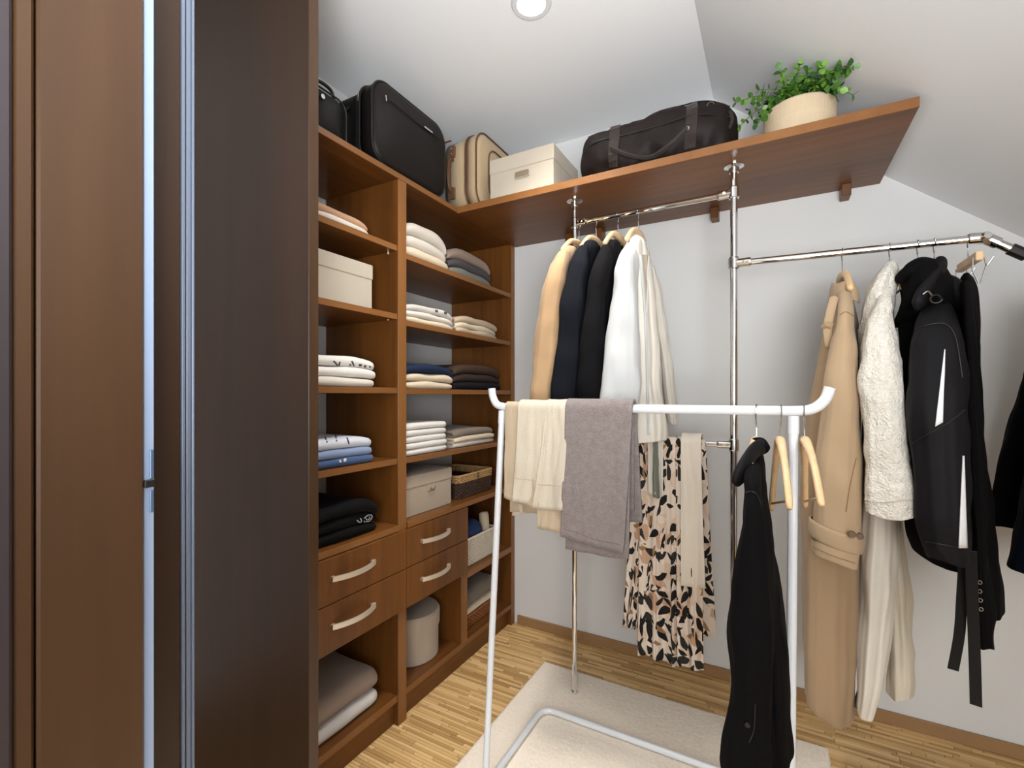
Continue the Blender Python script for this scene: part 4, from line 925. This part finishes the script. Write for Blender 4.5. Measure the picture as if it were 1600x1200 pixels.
ring_band('cuff_strap', c, .0585, .0605, -phi, [(.0, -.024), (.005, -.022), (.005, .022), (0, .024)], 'trench', g, (-.28, 0), 0, wob=.0)
for (u, v) in ((1331, 835), (1343, 838)):
    p = at(u, v, 1.235 if u < 1340 else 1.25); MB().lathe(p, [(0, -.004), (.008, -.004), (.0095, -.001), (.0095, .003), (0, .004)], 16, 'Y').go('button', 'brown_btn', g)
collar(g, 1319, 458, 1.47, .021, .045, .15, 'trench', h=.062, gap=1.1, flare=.016, tilt=(-.2, .12))
MB().tube(bez([at(1304, 462, 1.40), at(1297, 490, 1.39), at(1293, 515, 1.39), at(1297, 545, 1.39)], 6), [.003]+[.012]*17+[.004], 10, flat=.4).go('lapel', 'trench', g, smooth=True)
MB().tube(bez([at(1285, 512, 1.40), at(1292, 507, 1.385), at(1300, 510, 1.38)], 5), .009, 10, flat=.6).go('belt_loop', 'trench_shaded', g, smooth=True)
def seamline(par, tgt, pl_, mat='seam', r=.0012, nm='seam', off=.001):
    bm = bmesh.new(); bm.from_mesh(tgt.data); bm.transform(Matrix.Translation(ORG[tgt])); tr = BVHTree.FromBMesh(bm); bm.free(); P = []
    for a in bez([(a, b, 0) for a, b in pl_], 5):
        d_ = Vector(ray(a.x, a.y)).normalized(); h_ = tr.ray_cast(Vector((0, 0, CZ)), d_)[0]
        if h_: P.append(h_-d_*off)
    if len(P) > 3: MB().tube(P, r, 6).go(nm, mat, par)
M['wseam'] = plain('cream_stitch', (190, 182, 168), .9); M['tseam'] = plain('trench_stitch', (140, 106, 70), .9)
seamline(g, ts, [(1338, 715), (1328, 760), (1322, 800)], 'tseam'); seamline(g, ts, [(1312, 492), (1322, 487), (1334, 494)], 'tseam'); seamline(g, ts, [(1266, 852), (1300, 868), (1336, 880)], 'tseam')

g = put('fleece_robe', onY(1385, 1050, RY), 'long white fluffy fleece robe with a hood on the right chrome rod', 'robe', 'coats on the right rod')
loft('body', [(470, 1352, 1398, 1.49, .08), (560, 1346, 1394, 1.49, .15), (700, 1347, 1400, 1.48, .17), (800, 1346, 1406, 1.47, .15), (880, 1342, 1402, 1.46, .14), (950, 1340, 1396, 1.46, .12), (1030, 1338, 1386, 1.45, .10), (1080, 1337, 1374, 1.44, .08), (1108, 1337, 1363, 1.44, .06)], 'wlinen', g, ph=2, amp=.08, n=34, freq=(4, 8))
loft('rear_panel', [(760, 1372, 1408, 1.6, .08), (820, 1376, 1411, 1.6, .1), (900, 1380, 1420, 1.6, .1), (980, 1384, 1427, 1.6, .1), (1040, 1386, 1431, 1.6, .09), (1078, 1387, 1430, 1.6, .08)], 'fleece_in', g, ph=5, amp=.1, tilt=.2)
rs = loft('sleeve', [(448, 1376, 1398, 1.36, .03), (480, 1362, 1397, 1.32, .055), (520, 1350, 1398, 1.29, .062), (576, 1343, 1405, 1.27, .066), (660, 1346, 1417, 1.25, .066), (730, 1348, 1424, 1.24, .064), (770, 1349, 1427, 1.235, .062), (803, 1352, 1426, 1.235, .06)], 'fluff', g, ph=3, amp=.05, n=60, seg=90, fluff=.0035)
loft('hood', [(408, 1392, 1402, 1.42, .03), (418, 1378, 1405, 1.42, .07), (440, 1362, 1404, 1.41, .10), (470, 1351, 1398, 1.41, .11), (500, 1344, 1392, 1.41, .10), (530, 1342, 1380, 1.41, .08), (560, 1344, 1368, 1.41, .04)], 'fluff', g, ph=8, amp=.10, n=44, seg=70, fluff=.003, freq=(3, 5))
seamline(g, rs, [(1351, 781), (1375, 785), (1400, 783), (1426, 781)], 'wseam', .0016)

g = put('black_jacket', onY(1460, 880, RY), 'black hooded sports jacket with white sleeve stripes on the right chrome rod', 'jacket', 'coats on the right rod')
loft('body', [(440, 1425, 1478, 1.42, .08), (480, 1404, 1492, 1.42, .14), (530, 1398, 1500, 1.42, .17), (620, 1401, 1504, 1.41, .18), (720, 1401, 1509, 1.40, .18), (800, 1405, 1510, 1.39, .18), (835, 1409, 1510, 1.38, .17), (862, 1418, 1510, 1.38, .16)], 'blk', g, ph=4, amp=.05, tilt=-.45, freq=(4, 7))
js = loft('sleeve', [(470, 1452, 1482, 1.30, .04), (490, 1436, 1492, 1.25, .06), (520, 1424, 1502, 1.21, .07), (570, 1414, 1508, 1.19, .075), (640, 1412, 1511, 1.17, .075), (720, 1420, 1513, 1.16, .072), (800, 1430, 1514, 1.15, .066), (850, 1440, 1514, 1.15, .06), (872, 1446, 1513, 1.15, .058)], 'blk2', g, ph=1, amp=.045, n=34, tilt=-.1)
loft('hood', [(407, 1430, 1450, 1.36, .05), (418, 1412, 1470, 1.34, .11), (438, 1404, 1485, 1.33, .13), (462, 1406, 1495, 1.33, .14), (482, 1402, 1496, 1.34, .13), (505, 1396, 1494, 1.37, .10)], 'blk', g, ph=2, amp=.09, freq=(2, 5), n=24)
MB().tube(bez([at(1470, 408, 1.27), at(1466, 425, 1.245), at(1452, 445, 1.235), at(1440, 462, 1.235), at(1433, 485, 1.24)], 6), [.012, .02]+[.021]*20+[.014, .01, .006], 14, flat=.7).go('hood_rim', 'blk2', g, smooth=True)
MB().tube(bez([at(1405, 437, 1.33), at(1418, 424, 1.28), at(1436, 418, 1.26), at(1450, 424, 1.25)], 6), [.006]+[.016]*17+[.008], 14, flat=.8).go('hood_rim', 'blk', g, smooth=True)
MB().tube(bez([at(1476, 440, 1.29), at(1490, 447, 1.25), at(1500, 462, 1.24), at(1506, 480, 1.25)], 6), [.01]+[.022]*17+[.01], 14, flat=.8).go('collar', 'blk2', g, smooth=True)
p = at(1461, 468, 1.20); MB().tube([p+Vector((.011*math.cos(a), -.001*k, .011*math.sin(a))) for k, a in enumerate([i*PI/8 for i in range(16)])], .0022, 8, closed=True).go('cord_eyelet', 'black', g)
MB().tube(bez([at(1442, 460, 1.205), at(1450, 455, 1.20), at(1456, 462, 1.20)], 5), .0022, 6).go('cord', 'gm', g)
patch_on('white_stripe', js, [(1475.5, 546), (1477, 546), (1473, 660), (1461, 667)], 'trim', g, off=.003, nv=16)
patch_on('white_stripe', js, [(1504.5, 712), (1506, 712), (1511, 856), (1498, 856)], 'trim', g, off=.003, nv=16)
patch_on('logo_patch', js if False else js, [(1411, 547), (1419, 549), (1420, 558), (1416, 552)], 'trim', g, off=.006, nv=3)
seamline(g, js, [(1430, 514), (1458, 506), (1480, 508), (1494, 530), (1504, 590)], 'black', .0016); seamline(g, js, [(1424, 694), (1450, 678), (1480, 662), (1508, 640)], 'black', .0016); seamline(g, js, [(1446, 846), (1480, 852), (1512, 856)], 'black', .0016)

# clip hanger with black trousers
hx = onY(1513, 400, RY).x; ry = RY; rz = R2Z-(R2Z-EZ)*(hx-PX2)/(EX-PX2)
t = thing('clothes_hanger', (hx, ry, rz-.07), 'wooden clip hanger holding the black trousers at the right rod end', 'hanger', 'hangers on the right rod')
P = [Vector((hx, ry+.0145*math.cos(a), rz+.0145*math.sin(a))) for a in [math.radians(200-k*26) for k in range(9)]]
MB().tube(P+bez([P[-1], Vector((hx, ry+.006, rz-.025)), Vector((hx, ry, rz-.06))], 4)[1:], .0017, 7).go('hook', 'wire', t)
MB().box(hx-.009, hx+.009, ry-.09, ry+.07, rz-.085, rz-.058, .004, 2).go('hanger_bar', 'hw', t)
for yy in (ry-.08, ry+.06):
    MB().tube([(hx-.012, yy, rz-.075), (hx-.013, yy, rz-.11), (hx+.0, yy, rz-.15)], .002, 6).tube([(hx+.012, yy, rz-.075), (hx+.016, yy, rz-.10), (hx+.004, yy, rz-.15)], .002, 6).tube([(hx+.016, yy-.01, rz-.10), (hx+.028, yy-.012, rz-.078)], .0018, 6).go('clip', 'wire', t)
g = put('trousers', onY(1520, 900, RY), 'black trousers with eyelets and hanging belt straps on the clip hanger', 'trousers', 'coats on the right rod')
loft('trouser_leg', [(440, 1500, 1520, 1.36, .16), (470, 1498, 1528, 1.35, .17), (560, 1500, 1532, 1.34, .16), (700, 1506, 1540, 1.33, .14), (800, 1514, 1551, 1.32, .12), (900, 1520, 1563, 1.31, .10), (950, 1524, 1569, 1.31, .09)], 'blk', g, ph=2, amp=.05, tilt=-.0)
lg = loft('trouser_leg', [(442, 1500, 1516, 1.22, .05), (480, 1502, 1522, 1.21, .05), (600, 1505, 1530, 1.2, .05), (760, 1512, 1542, 1.19, .05), (880, 1519, 1549, 1.18, .045), (960, 1524, 1552, 1.18, .04), (1008, 1529, 1554, 1.18, .035)], 'blk', g, ph=5, amp=.05)
for k, (u, v) in enumerate(((1531, 910), (1531, 924), (1532, 938), (1533, 952))):
    patch = None
    p = at(u, v, 1.135); MB().tube([p+Vector((.0035*math.cos(a), 0, .0045*math.sin(a))) for a in [i*PI/5 for i in range(10)]], .0011, 6, closed=True).go('eyelet', 'wire', g)
def ribbon(name, pts, w, mat, par, th=.003):
    P = bez(pts, 6); vs = []; fs = []
    for p in P:
        d = Vector((p.y, -p.x, 0)).normalized()
        f = Vector((d.y, -d.x, 0))
        for a, b in ((-w/2, 0), (w/2, 0), (w/2, th), (-w/2, th)): vs.append(p+d*a+f*b)
    for i in range(len(P)-1):
        for k in range(4): fs.append((i*4+k, i*4+(k+1) % 4, i*4+4+(k+1) % 4, i*4+4+k))
    fs += [(0, 1, 2, 3), tuple(len(vs)-4+k for k in range(4))]
    return mesh(name, vs, fs, mat, par)
ribbon('belt_strap', [at(1508, 850, 1.18), at(1503, 930, 1.17), at(1499, 990, 1.17), at(1489, 1046, 1.17)], .021, 'strap', g)
ribbon('belt_strap', [at(1517, 860, 1.15), at(1520, 950, 1.14), at(1523, 1030, 1.14), at(1525, 1102, 1.14)], .022, 'strap', g)

# navy coat on the falling end of the rod, cut by the picture's edge
hx = .70; hz = EZ-.74*(hx-EX)
nk = Vector((hx+.01, RY-.0, hz-.09))
hanger('wooden hanger of the dark navy coat at the far right', hx, RY, hz, .0125, nk, nk+Vector((0, -.19, -.085)), nk+Vector((0, .19, -.085)), group='hangers on the right rod')
def wl(name, rows, mat, par, **k):
    """loft given in room coordinates: (x, y, z, half width)"""
    out = []
    for (x, y, z, a, b) in rows:
        d = -sT*x+cT*y; l = cT*x+sT*y; u = 800+F*l/d; v = HZ-F*(z-CZ)/d; phi = math.atan((u-800)/F); du = a*F/(d*math.cos(phi)); out.append((v, u-du, u+du, d, b))
    return loft(name, out, mat, par, **k)
g = put('navy_coat', (hx, RY, .78), 'dark navy coat hanging at the far right edge, beyond the rail elbow', 'coat', 'coats on the right rod')
wl('body', [(.76, RY+.02, nk.z+.0, .03, .06), (.77, RY+.02, nk.z-.06, .05, .15), (.755, RY+.02, 1.25, .08, .19), (.73, RY+.02, 1.0, .09, .19), (.72, RY+.03, .80, .095, .19)], 'navy', g, ph=2, amp=.05)
wl('sleeve', [(.755, RY+.12, nk.z-.08, .03, .05), (.75, RY+.17, 1.40, .045, .055), (.735, RY+.2, 1.25, .055, .055), (.705, RY+.21, 1.05, .058, .05), (.695, RY+.22, .95, .056, .045), (.695, RY+.22, .87, .053, .045)], 'blk', g, ph=1, amp=.05)
wl('sleeve', [(.69, RY-.11, nk.z-.04, .03, .05), (.70, RY-.19, nk.z-.11, .045, .055), (.71, RY-.22, 1.25, .055, .055), (.715, RY-.23, 1.05, .055, .05), (.72, RY-.23, .90, .05, .045)], 'blk', g, ph=4, amp=.05)
ring_band('collar', (.76, RY+.01, nk.z+.0), .026, .055, 0, [(.0, -.03), (.001, .005), (.004, .03), (.010, .028), (.017, 0), (.020, -.03)], 'navy', g, (0, 0), 1.0, wob=.003)

# ------------------------------------------------------------------ right end of the white rack
def rh(u): return onY(u, 640, KY).x
def rhang(label, u, neckpx, Apx, Bpx, dA, dB, bar=True, dN=None):
    hx = rh(u); d = -sT*hx+cT*KY
    return hanger(label, hx, KY, KZ, .0125, at(neckpx[0], neckpx[1], dN or d), at(Apx[0], Apx[1], dA), at(Bpx[0], Bpx[1], dB), bar, 'hangers on the white rack', wr=.0085)
rhang('empty wooden hanger just left of the white right post', 1220, (1218, 684), (1205, 797), (1234, 795), 1.30, .98)
rhang('empty wooden hanger to the right of the white right post', 1256, (1257, 684), (1258, 793), (1284, 790), 1.27, .95)
rhang('wooden hanger inside the black shirt on the white rack', 1182, (1182, 684), (1190, 740), (1168, 752), 1.27, 1.04, False)
g = put('black_shirt', onY(1185, 1150, KY), 'black long-sleeved shirt with turned collar hanging on the white rack', 'shirt')
loft('body', [(706, 1172, 1192, 1.2, .05), (726, 1165, 1197, 1.19, .13), (770, 1160, 1201, 1.18, .17), (850, 1158, 1211, 1.17, .18), (943, 1156, 1223, 1.17, .18), (1050, 1155, 1234, 1.17, .18), (1130, 1160, 1240, 1.17, .18)], 'blk', g, ph=3, amp=.07, tilt=-.1, freq=(4, 9))
bs = loft('sleeve', [(724, 1172, 1186, 1.07, .03), (745, 1162, 1190, 1.02, .045), (770, 1159, 1192, 1.0, .05), (850, 1151, 1199, .985, .052), (950, 1141, 1206, .98, .052), (1060, 1134, 1207, .975, .05), (1150, 1128, 1203, .975, .046), (1205, 1125, 1198, .975, .044)], 'blk', g, ph=6, amp=.05, n=34)
MB().tube(bez([at(1193, 698, 1.12), at(1180, 703, 1.10), at(1166, 722, 1.07), at(1156, 742, 1.065), at(1153, 760, 1.07)], 6), [.010, .016]+[.020]*20+[.014, .009, .004], 14, flat=.5).go('collar', 'blk2', g, smooth=True)
MB().tube(bez([at(1178, 694, 1.16), at(1190, 694, 1.13), at(1197, 704, 1.11)], 6), [.010]+[.016]*11+[.008], 14, flat=.6).go('collar', 'blk', g, smooth=True)
p = at(1168, 1133, .918); MB().lathe(p, [(0, -.002), (.0045, -.002), (.005, 0), (0, .002)], 12, 'Y').go('button', 'black', g)
seamline(g, bs, [(1162, 771), (1172, 768), (1182, 772), (1190, 790)], 'black', .0012); seamline(g, bs, [(1180, 1100), (1178, 1140), (1170, 1160)], 'black', .0012)
